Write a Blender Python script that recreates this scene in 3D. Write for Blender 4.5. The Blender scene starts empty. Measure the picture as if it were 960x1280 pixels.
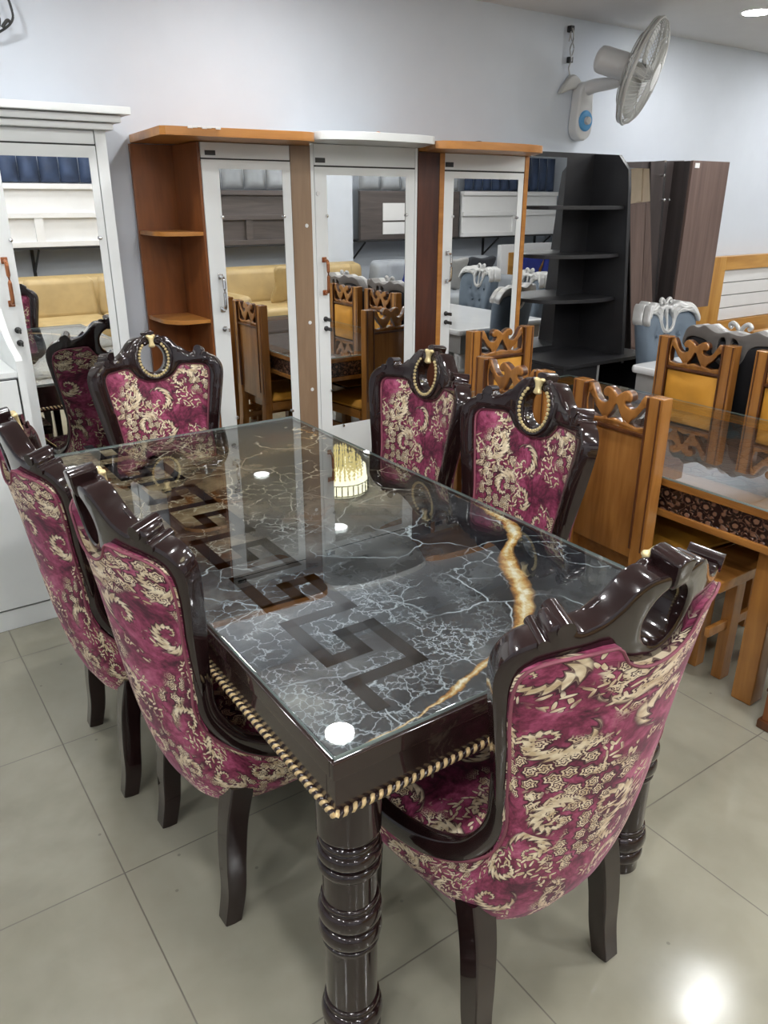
EXPOSURE = 0.6
import bpy, bmesh, math, random
import numpy as np
from mathutils import Vector, Matrix, Euler
from mathutils.geometry import delaunay_2d_cdt
PI = math.pi
R = math.radians
C = bpy.context.scene.collection
random.seed(7)

# ------------------------------------------------------------------ node helpers
class NX:
    """A float socket with arithmetic, written into one node tree."""
    def __init__(s, t, k): s.t = t; s.k = k
    def _m(s, op, *a, clamp=False):
        n = s.t.nodes.new('ShaderNodeMath'); n.operation = op; n.use_clamp = clamp
        for i, v in enumerate((s,) + a):
            if isinstance(v, NX): s.t.links.new(v.k, n.inputs[i])
            else: n.inputs[i].default_value = v
        return NX(s.t, n.outputs[0])
    def __add__(s, o): return s._m('ADD', o)
    def __sub__(s, o): return s._m('SUBTRACT', o)
    def __mul__(s, o): return s._m('MULTIPLY', o)
    def __truediv__(s, o): return s._m('DIVIDE', o)
    def sin(s): return s._m('SINE')
    def cos(s): return s._m('COSINE')
    def ln(s): return s._m('LOGARITHM', math.e)
    def abs(s): return s._m('ABSOLUTE')
    def max(s, o): return s._m('MAXIMUM', o)
    def min(s, o): return s._m('MINIMUM', o)
    def frac(s): return s._m('FRACT')
    def pow(s, o): return s._m('POWER', o)
    def atan2(s, o): return s._m('ARCTAN2', o)
    def sqrt(s): return s._m('SQRT')
    def step(s, a, b):          # smooth ramp 0..1 from a to b (either order)
        n = s.t.nodes.new('ShaderNodeMapRange'); n.interpolation_type = 'SMOOTHSTEP'
        s.t.links.new(s.k, n.inputs[0])
        if a < b: lo, hi, o0, o1 = a, b, 0, 1
        else: lo, hi, o0, o1 = b, a, 1, 0
        n.inputs[1].default_value = lo; n.inputs[2].default_value = hi
        n.inputs[3].default_value = o0; n.inputs[4].default_value = o1
        return NX(s.t, n.outputs[0])

class Mat:
    def __init__(s, name, color=(.5,.5,.5), rough=.5, metal=0., coat=0., spec=.5, ior=None):
        s.m = bpy.data.materials.new(name); s.m.use_nodes = True
        s.t = s.m.node_tree; s.b = s.t.nodes['Principled BSDF']
        s.b.inputs['Base Color'].default_value = (*color, 1)
        s.b.inputs['Roughness'].default_value = rough
        s.b.inputs['Metallic'].default_value = metal
        s.b.inputs['Coat Weight'].default_value = coat
        s.b.inputs['Coat Roughness'].default_value = .04
        s.b.inputs['Specular IOR Level'].default_value = spec
        if ior: s.b.inputs['IOR'].default_value = ior
    def node(s, typ, **k):
        n = s.t.nodes.new(typ)
        for a, v in k.items(): setattr(n, a, v)
        return n
    def link(s, a, b): s.t.links.new(a.k if isinstance(a, NX) else a, b)
    def coord(s, kind='Object', scale=None, rot=None):
        n = s.node('ShaderNodeTexCoord'); o = n.outputs[kind]
        if scale is not None or rot is not None:
            m = s.node('ShaderNodeMapping'); s.link(o, m.inputs[0])
            if scale is not None: m.inputs['Scale'].default_value = scale if hasattr(scale, '__len__') else (scale,)*3
            if rot is not None: m.inputs['Rotation'].default_value = rot
            o = m.outputs[0]
        return o
    def sep(s, v):
        n = s.node('ShaderNodeSeparateXYZ'); s.link(v, n.inputs[0])
        return [NX(s.t, o) for o in n.outputs]
    def comb(s, x, y, z=0.):
        n = s.node('ShaderNodeCombineXYZ')
        for i, v in enumerate((x, y, z)):
            if isinstance(v, NX): s.link(v, n.inputs[i])
            else: n.inputs[i].default_value = v
        return n.outputs[0]
    def noise(s, v, scale=5., detail=3., rough=.5, dist=0., color=False):
        n = s.node('ShaderNodeTexNoise'); s.link(v, n.inputs['Vector'])
        n.inputs['Scale'].default_value = scale; n.inputs['Detail'].default_value = detail
        n.inputs['Roughness'].default_value = rough; n.inputs['Distortion'].default_value = dist
        return n.outputs['Color'] if color else NX(s.t, n.outputs[0])
    def voro(s, v, scale, feature='F1', dims='2D', rand=1.):
        n = s.node('ShaderNodeTexVoronoi', feature=feature, voronoi_dimensions=dims)
        s.link(v, n.inputs['Vector']); n.inputs['Scale'].default_value = scale
        n.inputs['Randomness'].default_value = rand
        return n
    def ramp(s, f, stops, interp='LINEAR'):
        n = s.node('ShaderNodeValToRGB'); s.link(f, n.inputs[0]); e = n.color_ramp.elements
        n.color_ramp.interpolation = interp
        while len(e) < len(stops): e.new(.5)
        for i, (p, c) in enumerate(stops):
            e[i].position = p; e[i].color = (*c, 1) if hasattr(c, '__len__') else (c, c, c, 1)
        return n.outputs[0]
    def mix(s, f, a, b, blend='MIX'):
        n = s.node('ShaderNodeMix', data_type='RGBA', blend_type=blend)
        if isinstance(f, NX): s.link(f, n.inputs[0])
        else: n.inputs[0].default_value = f
        for i, c in ((6, a), (7, b)):
            if hasattr(c, '__len__'): n.inputs[i].default_value = (*c, 1)
            else: s.link(c, n.inputs[i])
        return n.outputs[2]
    def vadd(s, a, b, k=1.):
        n = s.node('ShaderNodeVectorMath', operation='SCALE'); s.link(b, n.inputs[0]); n.inputs[3].default_value = k
        m = s.node('ShaderNodeVectorMath', operation='ADD'); s.link(a, m.inputs[0]); s.link(n.outputs[0], m.inputs[1])
        return m.outputs[0]
    def vsub(s, a, b):
        m = s.node('ShaderNodeVectorMath', operation='SUBTRACT'); s.link(a, m.inputs[0]); s.link(b, m.inputs[1])
        return m.outputs[0]
    def color(s, c): s.link(c, s.b.inputs['Base Color']); return s
    def roughness(s, c): s.link(c, s.b.inputs['Roughness']); return s
    def bump(s, h, strength=.3, dist=.01):
        n = s.node('ShaderNodeBump'); s.link(h, n.inputs['Height'])
        n.inputs['Strength'].default_value = strength; n.inputs['Distance'].default_value = dist
        s.link(n.outputs[0], s.b.inputs['Normal']); return s

def plain(name, color, rough=.5, var=.06, **k):
    """A painted or laminated surface: one colour with a faint mottling."""
    m = Mat(name, color, rough, **k)
    f = m.noise(m.coord(), 7, 3)
    a = tuple(max(0, c*(1-var)) for c in color); b = tuple(min(1, c*(1+var)) for c in color)
    m.color(m.ramp(f, [(.3, a), (.7, b)]))
    return m.m

def wood(name, dark, light, rough=.35, axis=2, scale=9., coat=.0, stretch=.12):
    m = Mat(name, light, rough, coat=coat)
    sc = [scale]*3; sc[axis] = scale*stretch
    v = m.coord('Object', sc)
    f = m.noise(v, 1., 5, .6, 1.2)
    g = m.noise(v, 6., 2, .5, .3)
    h = f*.75 + g*.25
    mid = tuple((a+b)/2 for a, b in zip(dark, light))
    m.color(m.ramp(h, [(.33, dark), (.5, mid), (.66, light)]))
    m.bump(h, .05, .004)
    return m.m

# ------------------------------------------------------------------ materials
M = {}
M['wall'] = plain('wall_paint', (.605,.648,.705), .75, .015)
M['ceiling'] = plain('ceiling_paint', (.66,.655,.655), .8, .015)
M['white'] = plain('white_laminate', (.80,.82,.81), .28, .02)
M['white_gloss'] = plain('white_gloss_paint', (.74,.75,.75), .12, .02, coat=.4)
M['white_board'] = plain('white_board', (.74,.74,.73), .4, .02)
M['black_line'] = plain('dark_gap', (.03,.03,.03), .7)
M['lacquer'] = plain('dark_brown_lacquer', (.015,.0065,.0065), .2, .25, coat=1., spec=.15)
M['table_lacquer'] = plain('espresso_lacquer', (.026,.014,.012), .25, .2, coat=.8, spec=.15)
M['black_laminate'] = plain('black_laminate', (.016,.016,.018), .4, .15)
M['black_void'] = plain('black_fabric_lining', (.008,.008,.009), .9)
M['gold'] = Mat('cream_gold_paint', (.72,.58,.30), .32, metal=.35).m
M['chrome'] = Mat('chrome', (.72,.72,.73), .18, metal=1.).m
M['silver'] = plain('silver_paint', (.46,.46,.45), .3, .15, metal=.3)
M['copper'] = Mat('copper_handle', (.42,.16,.07), .25, metal=.7).m
M['dark_metal'] = plain('dark_metal', (.05,.05,.05), .4, metal=.6)
M['plastic_white'] = plain('white_plastic', (.68,.68,.67), .35, .02)
M['plastic_grey'] = plain('grey_wire', (.50,.50,.48), .35, .02)
M['blue'] = plain('blue_dial', (.10,.36,.68), .4, .05)
M['cable'] = plain('black_cable', (.03,.03,.03), .5)
M['orange'] = plain('orange_wire', (.7,.2,.04), .5)
M['mahogany'] = wood('mahogany_board', (.045,.014,.008), (.11,.035,.018), .3)
M['amber'] = wood('amber_edge', (.38,.15,.03), (.56,.25,.06), .3, axis=0)
M['bay_wood'] = wood('reddish_brown_board', (.15,.048,.013), (.27,.092,.026), .3)
M['tan_board'] = wood('tan_board', (.24,.155,.095), (.32,.215,.135), .35)
M['teak'] = wood('teak', (.20,.075,.015), (.42,.185,.045), .22, axis=2, scale=7, coat=.5)
M['teak_h'] = wood('teak_horizontal', (.20,.075,.015), (.42,.185,.045), .22, axis=1, scale=7, coat=.5)
M['teak_dark'] = wood('teak_dark_edge', (.045,.014,.004), (.12,.04,.012), .3, coat=.4)
M['walnut'] = wood('walnut_laminate', (.10,.065,.055), (.19,.13,.11), .4, scale=10, stretch=.06)
M['walnut_grey'] = wood('grey_walnut_laminate', (.060,.050,.047), (.115,.096,.088), .45, axis=0, scale=10, stretch=.06)
M['walnut_dark'] = wood('dark_walnut_laminate', (.035,.028,.027), (.065,.052,.05), .4, scale=10, stretch=.06)
M['plank'] = wood('golden_plank', (.36,.16,.03), (.62,.34,.09), .35, axis=0, scale=6)
M['plank_v'] = wood('golden_plank_upright', (.36,.16,.03), (.62,.34,.09), .35, axis=2, scale=6)
M['navy'] = plain('navy_velvet', (.028,.048,.10), .6, .3)
M['royal'] = plain('royal_blue_cloth', (.012,.025,.20), .8, .2)
M['blue_grey'] = plain('blue_grey_velvet', (.095,.125,.16), .7, .12)
M['grey_cloth'] = plain('grey_cloth', (.30,.32,.34), .85, .1)
M['grey_dark'] = plain('charcoal_cloth', (.035,.038,.045), .85, .2)
M['black_velvet'] = plain('black_velvet', (.006,.006,.008), .8, .3)
M['yellow_leather'] = plain('pale_yellow_leather', (.44,.32,.145), .45, .1)
M['amber_velvet'] = plain('amber_velvet', (.58,.27,.028), .7, .16)
M['patterned'] = plain('monochrome_print', (.33,.33,.32), .8, .1)
M['led_trim'] = plain('lamp_rim', (.8,.8,.8), .4)

M['cream'] = plain('cream_panel', (.62,.50,.36), .5, .05)
M['crest_grey'] = plain('taupe_grey_paint', (.15,.14,.13), .5, .1)
m = Mat('mirror_silver', (.90,.91,.91), .004, metal=1.); M['mirror'] = m.m

def glass_mat(name, tint=(.96,.98,.97), ior=1.5, base=.17):
    m = bpy.data.materials.new(name); m.use_nodes = True; t = m.node_tree; t.nodes.clear()
    o = t.nodes.new('ShaderNodeOutputMaterial'); mx = t.nodes.new('ShaderNodeMixShader')
    f = t.nodes.new('ShaderNodeFresnel'); f.inputs[0].default_value = ior
    ge = t.nodes.new('ShaderNodeNewGeometry'); ml = t.nodes.new('ShaderNodeMath'); ml.operation = 'SUBTRACT'; ml.use_clamp = True
    k = t.nodes.new('ShaderNodeMath'); k.operation = 'MULTIPLY_ADD'; k.inputs[1].default_value = .55; k.inputs[2].default_value = base
    t.links.new(f.outputs[0], k.inputs[0]); t.links.new(k.outputs[0], ml.inputs[0]); t.links.new(ge.outputs['Backfacing'], ml.inputs[1])
    a = t.nodes.new('ShaderNodeBsdfTransparent'); a.inputs[0].default_value = (*tint, 1)
    g = t.nodes.new('ShaderNodeBsdfGlossy'); g.inputs['Roughness'].default_value = .004
    t.links.new(ml.outputs[0], mx.inputs[0]); t.links.new(a.outputs[0], mx.inputs[1])
    t.links.new(g.outputs[0], mx.inputs[2]); t.links.new(mx.outputs[0], o.inputs[0])
    return m
M['glass'] = glass_mat('clear_glass'); M['glass_bright'] = glass_mat('reflective_glass', base=.42)
M['glass_edge'] = plain('ground_glass_edge', (.20,.25,.24), .15, .1)

def emit(name, color, s):
    m = bpy.data.materials.new(name); m.use_nodes = True; t = m.node_tree; t.nodes.clear()
    o = t.nodes.new('ShaderNodeOutputMaterial'); e = t.nodes.new('ShaderNodeEmission')
    e.inputs[0].default_value = (*color, 1); e.inputs[1].default_value = s
    t.links.new(e.outputs[0], o.inputs[0]); return m
M['led'] = emit('led_panel', (.985, .99, 1), 130.)
M['crystal'] = emit('lit_crystal', (1, .94, .66), 3.4)
M['crystal_dim'] = emit('lit_crystal_amber', (1, .82, .34), 1.5)

def floor_mat():
    m = Mat('vitrified_tile', (.4,.39,.33), .12, spec=.5)
    v = m.coord(); x, y, z = m.sep(v)
    n1 = m.noise(v, 1.7, 4, .55, .6); n2 = m.noise(v, 9, 4, .6, .4)
    base = m.ramp(n1*.8 + n2*.2, [(.34, (.252,.238,.180)), (.52, (.310,.295,.230)), (.7, (.36,.345,.277))])
    ax = ((x/.6 + .5).frac() - .5).abs(); ay = ((y/.6 + .5).frac() - .5).abs()
    d = ax.min(ay)
    j = d.step(.0038, .0018)
    sp = m.voro(v, 5.5); dot = NX(m.t, sp.outputs['Distance']).step(.028, .018)
    keep = m.noise(v, 3.1, 1).step(.56, .6)
    c = m.mix(j*.95, base, (.13,.115,.09))
    c = m.mix(dot*keep*.6, c, (.16,.15,.12))
    m.color(c)
    m.roughness(m.noise(v, 2.5, 3, .6).step(.3, .8)*.14 + .09 + j*.3)
    m.bump(j*-1., .25, .002)
    return m.m
M['floor'] = floor_mat()

def fabric_mat(name, seed):
    """Plum and magenta damask with cream scrolls, roses and leaf sprays."""
    m = Mat(name, (.3,.05,.1), .62, spec=.3)
    m.b.inputs['Sheen Weight'].default_value = .25
    m.b.inputs['Sheen Roughness'].default_value = .4
    m.b.inputs['Sheen Tint'].default_value = (1, .6, .75, 1)
    uv = m.coord('UV'); mp = m.node('ShaderNodeMapping'); m.link(uv, mp.inputs[0])
    mp.inputs['Location'].default_value = (seed, seed*.37, 0); P = mp.outputs[0]
    cl = m.noise(P, 10, 6, .72, .6); f2 = m.noise(P, 75, 2, .6)
    base = m.ramp(cl*.84 + f2*.16, [(.32, (.022,.005,.010)), (.41, (.070,.010,.025)), (.485, (.185,.024,.062)), (.56, (.345,.060,.135)), (.67, (.53,.16,.26))])
    warp = m.vadd(P, m.noise(P, 26, 2, .5, color=True), .008)
    def cell(scale, vec, rnd=.8):
        n = m.voro(vec, scale, rand=rnd)
        dx, dy, _ = m.sep(m.vsub(vec, n.outputs['Position']))
        r = (dx*dx + dy*dy).sqrt(); rc, gc, bc = m.sep(n.outputs['Color'])
        return dx, dy, r, rc, gc, bc
    # curling acanthus scrolls with serrated outer edges, about 12 cm apart
    dx, dy, r, rc, gc, bc = cell(8., warp)
    hand = (gc - .5); sgn = hand/(hand.abs() + .001)
    phi = dy.atan2(dx)*sgn + rc*6.283
    lob = ((phi*9. + r*500.).sin()*.5 + .5).pow(.6)*.5
    s = ((r*60. + .14).ln()*3.1 - phi).sin() - lob
    A = s.step(.28, .40)*r.step(.058, .050)*r.step(.0018, .004)
    Ao = s.step(-.02, .16)*r.step(.061, .054)
    mid = (s - .42).abs().step(.10, .035)*.85
    A = A*(mid*-1. + 1.)
    # clusters of small roses: whorled petals
    cm = m.noise(P, 6.0, 1, .4).step(.52, .57)
    dx2, dy2, r2, rc2, gc2, bc2 = cell(36, P, .75)
    ph2 = dy2.atan2(dx2) + rc2*6.283
    pet = r2/((ph2*6.).cos()*.0016 + .0118)
    ring = ((pet*13. + ph2*2. + (ph2*6.).sin()*.9).sin()).step(-.55, .15)
    B = pet.step(1.05, .9)*ring*cm
    Bo = pet.step(1.35, 1.1)*cm
    # feathery leaf sprays
    lm_ = m.noise(P, 10.5, 2, .5).step(.52, .57)
    dx3, dy3, r3, rc3, gc3, bc3 = cell(68, warp, 1.)
    a3 = rc3*6.283
    px = dx3*a3.cos() + dy3*a3.sin(); py = dy3*a3.cos() - dx3*a3.sin()
    leaf = (px*px*11000. + py*py*130000.)
    Lf = leaf.step(1., .7)*lm_; Lo = leaf.step(1.9, 1.2)*lm_
    dark = Ao.max(Bo).max(Lo)
    g = A.max(B).max(Lf)
    gold = m.ramp(m.noise(P, 55, 2), [(.35, (.58,.44,.26)), (.65, (.90,.79,.58))])
    c = m.mix(dark*.86, base, (.022,.007,.010))
    c = m.mix(g*.95, c, gold)
    m.color(c)
    m.bump(m.noise(P, 420, 2), .12, .002)
    return m.m
M['damask'] = fabric_mat('magenta_damask', 0.)
M['piping'] = plain('pink_piping', (.22,.06,.085), .7, .3)

def marble_mat():
    m = Mat('black_gold_marble', (.02,.02,.02), .03, spec=.35)
    v = m.coord(); x, y, z = m.sep(v)
    w = m.vadd(v, m.noise(v, 3.2, 4, .6, color=True), .22)
    w2 = m.vadd(v, m.noise(v, 9, 4, .65, color=True), .09)
    w3 = m.vadd(v, m.noise(v, 16, 4, .7, color=True), .07)
    f = m.noise(w, 3.0, 6, .66)
    far = (y + m.noise(v, 2.3, 3)*.9 - .40).step(-.25, .30)       # browner towards the far end
    left = (x + m.noise(v, 2.9, 2)*.4 - .2).step(.16, -.12)        # paler clouds along the left side
    near = (y + m.noise(v, 4, 2)*.3 - .15).step(-.35, -.62)
    gd = m.ramp(f, [(.38, (.006,.006,.008)), (.5, (.018,.018,.022)), (.6, (.05,.05,.055)), (.72, (.14,.14,.145))])
    gl = m.ramp(f, [(.34, (.022,.024,.030)), (.47, (.060,.063,.072)), (.57, (.145,.148,.155)), (.70, (.33,.33,.32))])
    bd = m.ramp(f, [(.38, (.007,.005,.004)), (.5, (.028,.017,.010)), (.6, (.095,.060,.030)), (.72, (.22,.16,.09))])
    bl = m.ramp(f, [(.36, (.015,.011,.009)), (.47, (.075,.052,.032)), (.57, (.20,.145,.085)), (.70, (.42,.34,.23))])
    c = m.mix(far, m.mix(left, gd, gl), m.mix(left, bd, bl))
    def crack(vec, sc, wd):
        n = m.voro(vec, sc, 'DISTANCE_TO_EDGE'); return NX(m.t, n.outputs['Distance']).step(wd, wd*.1)
    c1 = crack(w, 5.2, .017)*m.noise(v, 4, 2).step(.42, .58)
    c2 = crack(w2, 13, .026)*m.noise(v, 5.1, 2).step(.51, .60)
    c3 = crack(w3, 24, .055)*m.noise(v, 6.5, 2).step(.47, .56)*left
    c4 = crack(w3, 44, .085)*m.noise(v, 8.5, 2).step(.46, .55)*left*near
    cr = c1.max(c2*.85).max(c3*.8).max(c4*.75)
    vc = m.mix(far, (.50,.55,.61), (.58,.50,.38))
    c = m.mix(cr*.85, c, vc)
    # the broad golden vein: a curve x(y) bent across the slab
    fc = m.node('ShaderNodeFloatCurve'); cv = fc.mapping.curves[0]
    pts = [(.0, .04), (.018, .12), (.035, .26), (.06, .34), (.085, .42), (.12, .50), (.165, .60), (.22, .66), (.30, .72), (.42, .80), (.55, .95), (1., 1.)]
    cv.points[0].location = pts[0]; cv.points[1].location = pts[-1]
    for p in pts[1:-1]: cv.points.new(*p)
    fc.mapping.update()
    wob = m.noise(v, 11, 4, .65) - .5
    m.link((y + .931)/1.862*1.9 + wob*.05, fc.inputs['Value'])
    gx = NX(m.t, fc.outputs[0])*.926 - .463
    wid = m.noise(v, 7, 3, .6)*.075 - .006
    wid = wid.max(.006)
    band = ((x - gx + wob*.05).abs()/wid)
    gm = band.step(1.0, .55)*(y + .931).step(.98, .75)
    gv = m.ramp(m.noise(w2, 16, 5, .7)*.75 + (band*-1. + 1.)*.22, [(.36, (.10,.035,.008)), (.45, (.36,.16,.035)), (.53, (.55,.38,.17)), (.62, (.72,.66,.54))])
    c = m.mix(gm, c, gv)
    # rusty seams of the far half
    rs = m.noise(w, 4.2, 3, .55); seam = (rs - .5).abs().step(.022, .006)*far*m.noise(v, 3.3, 1).step(.45, .55)
    c = m.mix(seam*.9, c, gv)
    m.color(c)
    return m.m
M['marble'] = marble_mat()
M['key_inlay'] = plain('dark_key_border', (.016,.015,.017), .07, .2)

def rope_mats():
    return [Mat('rope_gold', (.55,.40,.20), .35, metal=.2).m, M['lacquer']]

def carved_mat():
    m = Mat('carved_dark_wood', (.06,.02,.01), .3, coat=.4)
    v = m.coord(); x, y, z = m.sep(v); p = m.comb(x + y, z*1.08)
    w = m.vadd(p, m.noise(p, 16, 2, color=True), .012)
    n = m.voro(w, 13, rand=.75); dx, dy, _ = m.sep(m.vsub(w, n.outputs['Position'])); r = (dx*dx + dy*dy).sqrt()
    rc, gc, bc = m.sep(n.outputs['Color']); ph = dy.atan2(dx) + rc*6.283
    pet = r/((ph*5.).cos()*.006 + .021)
    fl = pet.step(1.05, .85)*((pet*7. + (ph*5.).cos()*.8).sin()).step(-.6, .2)
    n2 = m.voro(w, 40, rand=1.); d2 = NX(m.t, n2.outputs['Distance']).step(.42, .25)*pet.step(1.2, 1.4)
    tend = (m.noise(w, 24, 2) - .5).abs().step(.035, .012)*pet.step(1.1, 1.3)
    h = fl.max(d2*.8).max(tend*.7)
    m.color(m.ramp(h, [(.1, (.016,.006,.004)), (.55, (.075,.028,.017)), (.9, (.24,.125,.075))]))
    m.bump(h, .8, .010)
    return m.m
M['carved'] = carved_mat()
def relief_mat():
    m = Mat('inlaid_relief_top', (.2,.1,.04), .35)
    v = m.coord(); w = m.vadd(v, m.noise(v, 9, 3, color=True), .06)
    n = m.voro(w, 17, 'DISTANCE_TO_EDGE', '3D'); d = NX(m.t, n.outputs['Distance'])
    h = d.step(.02, .1)
    k = m.noise(v, 3.2, 2).step(.5, .56)
    a = m.mix(k, (.11,.045,.018), (.03,.045,.05))
    m.color(m.mix(h, (.05,.02,.012), a)); m.bump(h, .6, .006)
    return m.m
M['relief'] = relief_mat()

# ------------------------------------------------------------------ mesh helpers
def shade(me, ang=38):
    me.polygons.foreach_set('use_smooth', [True]*len(me.polygons))
    me.set_sharp_from_angle(angle=R(ang))

class MB:
    def __init__(s): s.wn = False; s.bm = bmesh.new(); s.uv = s.bm.loops.layers.uv.new('UVMap')
    def face(s, vs, mat=0, uvs=None):
        try: f = s.bm.faces.new(vs)
        except ValueError: return None
        f.material_index = mat
        if uvs:
            for l, q in zip(f.loops, uvs): l[s.uv].uv = q
        return f
    def box(s, x0, x1, y0, y1, z0, z1, bev=.003, mat=0, mx=None, seg=2):
        s.wn = True
        b = bmesh.new(); bmesh.ops.create_cube(b, size=1)
        for v in b.verts: v.co = Vector(((x0+x1)/2 + v.co.x*(x1-x0), (y0+y1)/2 + v.co.y*(y1-y0), (z0+z1)/2 + v.co.z*(z1-z0)))
        if bev:
            bev = min(bev, .45*min(abs(x1-x0), abs(y1-y0), abs(z1-z0)))
            bmesh.ops.bevel(b, geom=b.edges[:], offset=bev, segments=seg, affect='EDGES', profile=.5)
        s.join(b, mat, mx); return s
    def join(s, b, mat=0, mx=None):
        mp = {}
        for v in b.verts: mp[v] = s.bm.verts.new(mx @ v.co if mx else v.co)
        for f in b.faces: s.face([mp[v] for v in f.verts], mat)
        b.free()
    def lathe(s, prof, seg=24, mx=None, mat=0, a0=0., a1=2*PI):
        full = abs(a1-a0-2*PI) < 1e-6; n = seg if full else seg+1
        pr_ = [prof[0]]
        for a, b in zip(prof, prof[1:]):          # support loops keep long straight runs straight
            if abs(b[1]-a[1]) > .03: pr_ += [(a[0]+(b[0]-a[0])*.03, a[1]+(b[1]-a[1])*.03), (a[0]+(b[0]-a[0])*.97, a[1]+(b[1]-a[1])*.97)]
            pr_.append(b)
        prof = pr_; rows = []
        for r, z in prof:
            row = []
            for i in range(n):
                a = a0 + (a1-a0)*i/seg
                p = Vector((r*math.cos(a), r*math.sin(a), z))
                row.append(s.bm.verts.new(mx @ p if mx else p))
            rows.append(row)
        for a, b in zip(rows, rows[1:]):
            for i in range(seg):
                j = (i+1) % n
                s.face([a[i], a[j], b[j], b[i]], mat)
        if full:
            if prof[0][0] > 1e-5: s.face(rows[0][::-1], mat)
            if prof[-1][0] > 1e-5: s.face(rows[-1], mat)
        return s
    def sweep(s, pts, sect, closed=False, mat=0, up=Vector((0,0,1)), scales=None, caps=True):
        """Sweep a 2-D section (side, up) along a path."""
        pts = [Vector(p) for p in pts]; n = len(pts); rows = []
        for i, p in enumerate(pts):
            a = pts[(i-1) % n] if closed or i else pts[i]
            b = pts[(i+1) % n] if closed or i < n-1 else pts[i]
            t = (b-a).normalized(); u = up(i) if callable(up) else up
            side = t.cross(u)
            if side.length < 1e-4: side = t.cross(Vector((0,1,0)) if abs(t.y) < .9 else Vector((1,0,0)))
            side.normalize(); w = side.cross(t)
            k = scales[i] if scales else 1.
            kx, ky = k if hasattr(k, '__len__') else (k, k)
            rows.append([s.bm.verts.new(p + side*(q[0]*kx) + w*(q[1]*ky)) for q in sect])
        m_ = len(sect)
        for i in range(n if closed else n-1):
            a, b = rows[i], rows[(i+1) % n]
            for j in range(m_): s.face([a[j], a[(j+1) % m_], b[(j+1) % m_], b[j]], mat)
        if not closed and caps: s.face(rows[0][::-1], mat); s.face(rows[-1], mat)
        return s
    def tube(s, pts, r, seg=8, **k):
        return s.sweep(pts, [(r*math.cos(2*PI*i/seg), r*math.sin(2*PI*i/seg)) for i in range(seg)], **k)
    def grid(s, P, UV=None, mat=0, flip=False):
        rows = [[s.bm.verts.new(p) for p in row] for row in P]
        for i in range(len(P)-1):
            for j in range(len(P[0])-1):
                idx = [(i,j),(i,j+1),(i+1,j+1),(i+1,j)]
                if flip: idx = idx[::-1]
                s.face([rows[a][b] for a, b in idx], mat, [UV[a][b] for a, b in idx] if UV else None)
        return rows
    def plate(s, outer, holes=(), front=.01, back=-.01, rnd=.006, mp=None, cell=None, mat=0, uvo=(0,0), puff=0., rndb=None, matside=None):
        """A plate cut to an outline (with holes), rounded at its edges and bent by mp(u, v, w)."""
        mp = mp or (lambda u, v, w: Vector((u, v, w))); rndb = rnd if rndb is None else rndb
        s.wn = s.wn or not cell
        loops = [list(outer)] + [list(h) for h in holes]
        def area(l): return sum(a[0]*b[1]-b[0]*a[1] for a, b in zip(l, l[1:]+l[:1]))
        loops = [l if (area(l) > 0) == (k == 0) else l[::-1] for k, l in enumerate(loops)]
        S = np.array([(*a, *b) for l in loops for a, b in zip(l, l[1:]+l[:1])])
        def inside(p):
            x, y = p; x0, y0, x1, y1 = S.T
            c = ((y0 > y) != (y1 > y)); xx = x0 + (y-y0)*(x1-x0)/np.where(y1 == y0, 1e-12, y1-y0)
            return bool(np.count_nonzero(c & (x < xx)) & 1)
        def dist(p):
            x0, y0, x1, y1 = S.T; dx, dy = x1-x0, y1-y0; L = dx*dx+dy*dy+1e-15
            t = np.clip(((p[0]-x0)*dx+(p[1]-y0)*dy)/L, 0, 1)
            return float(np.sqrt(((x0+t*dx-p[0])**2+(y0+t*dy-p[1])**2).min()))
        V = []; E = []
        for l in loops:
            o = len(V); V += l; E += [(o+i, o+(i+1) % len(l)) for i in range(len(l))]
        nb = len(V)
        if rnd > 0:
            for l in loops:
                for a, b, c in zip(l[-1:]+l[:-1], l, l[1:]+l[:1]):
                    t = (Vector(c)-Vector(a)); 
                    if t.length < 1e-9: continue
                    n = Vector((-t.y, t.x)).normalized()
                    for f in (.3, 1.):
                        q = (b[0]+n.x*rnd*f, b[1]+n.y*rnd*f)
                        if inside(q) and dist(q) > rnd*f*.8: V.append(q)
        if cell:
            xs = [p[0] for p in loops[0]]; ys = [p[1] for p in loops[0]]
            nx = int((max(xs)-min(xs))/cell)+1; ny = int((max(ys)-min(ys))/cell)+1
            for i in range(1, nx):
                for j in range(1, ny):
                    q = (min(xs)+i*cell, min(ys)+j*cell)
                    if inside(q) and dist(q) > max(rnd*1.2, cell*.35): V.append(q)
        vo, eo, fo, *_ = delaunay_2d_cdt([Vector(p) for p in V], E, [], 0, 1e-7)
        F = [f for f in fo if inside(((vo[f[0]].x+vo[f[1]].x+vo[f[2]].x)/3, (vo[f[0]].y+vo[f[1]].y+vo[f[2]].y)/3))]
        h = []
        for p in vo:
            d = dist(p); e = 1. if rnd <= 0 else math.sqrt(max(0, 1-(1-min(d/rnd, 1))**2))
            h.append((d, e))
        fv = []; bv = []
        for p, (d, e) in zip(vo, h):
            fv.append(s.bm.verts.new(mp(p.x, p.y, front - rnd*(1-e) + puff*(1-math.exp(-d/.04)))))
            bv.append(s.bm.verts.new(mp(p.x, p.y, back + rndb*(1-e))))
        cnt = {}
        for f in F:
            a, b, c = f
            if (vo[b]-vo[a]).cross(vo[c]-vo[a]) < 0: f = [a, c, b]
            us = [(vo[i].x+uvo[0], vo[i].y+uvo[1]) for i in f]
            s.face([fv[i] for i in f], mat, us); s.face([bv[i] for i in f[::-1]], mat, us[::-1])
            for i in range(3):
                k = (f[i], f[(i+1) % 3]); cnt[k] = cnt.get(k, 0)+1
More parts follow.
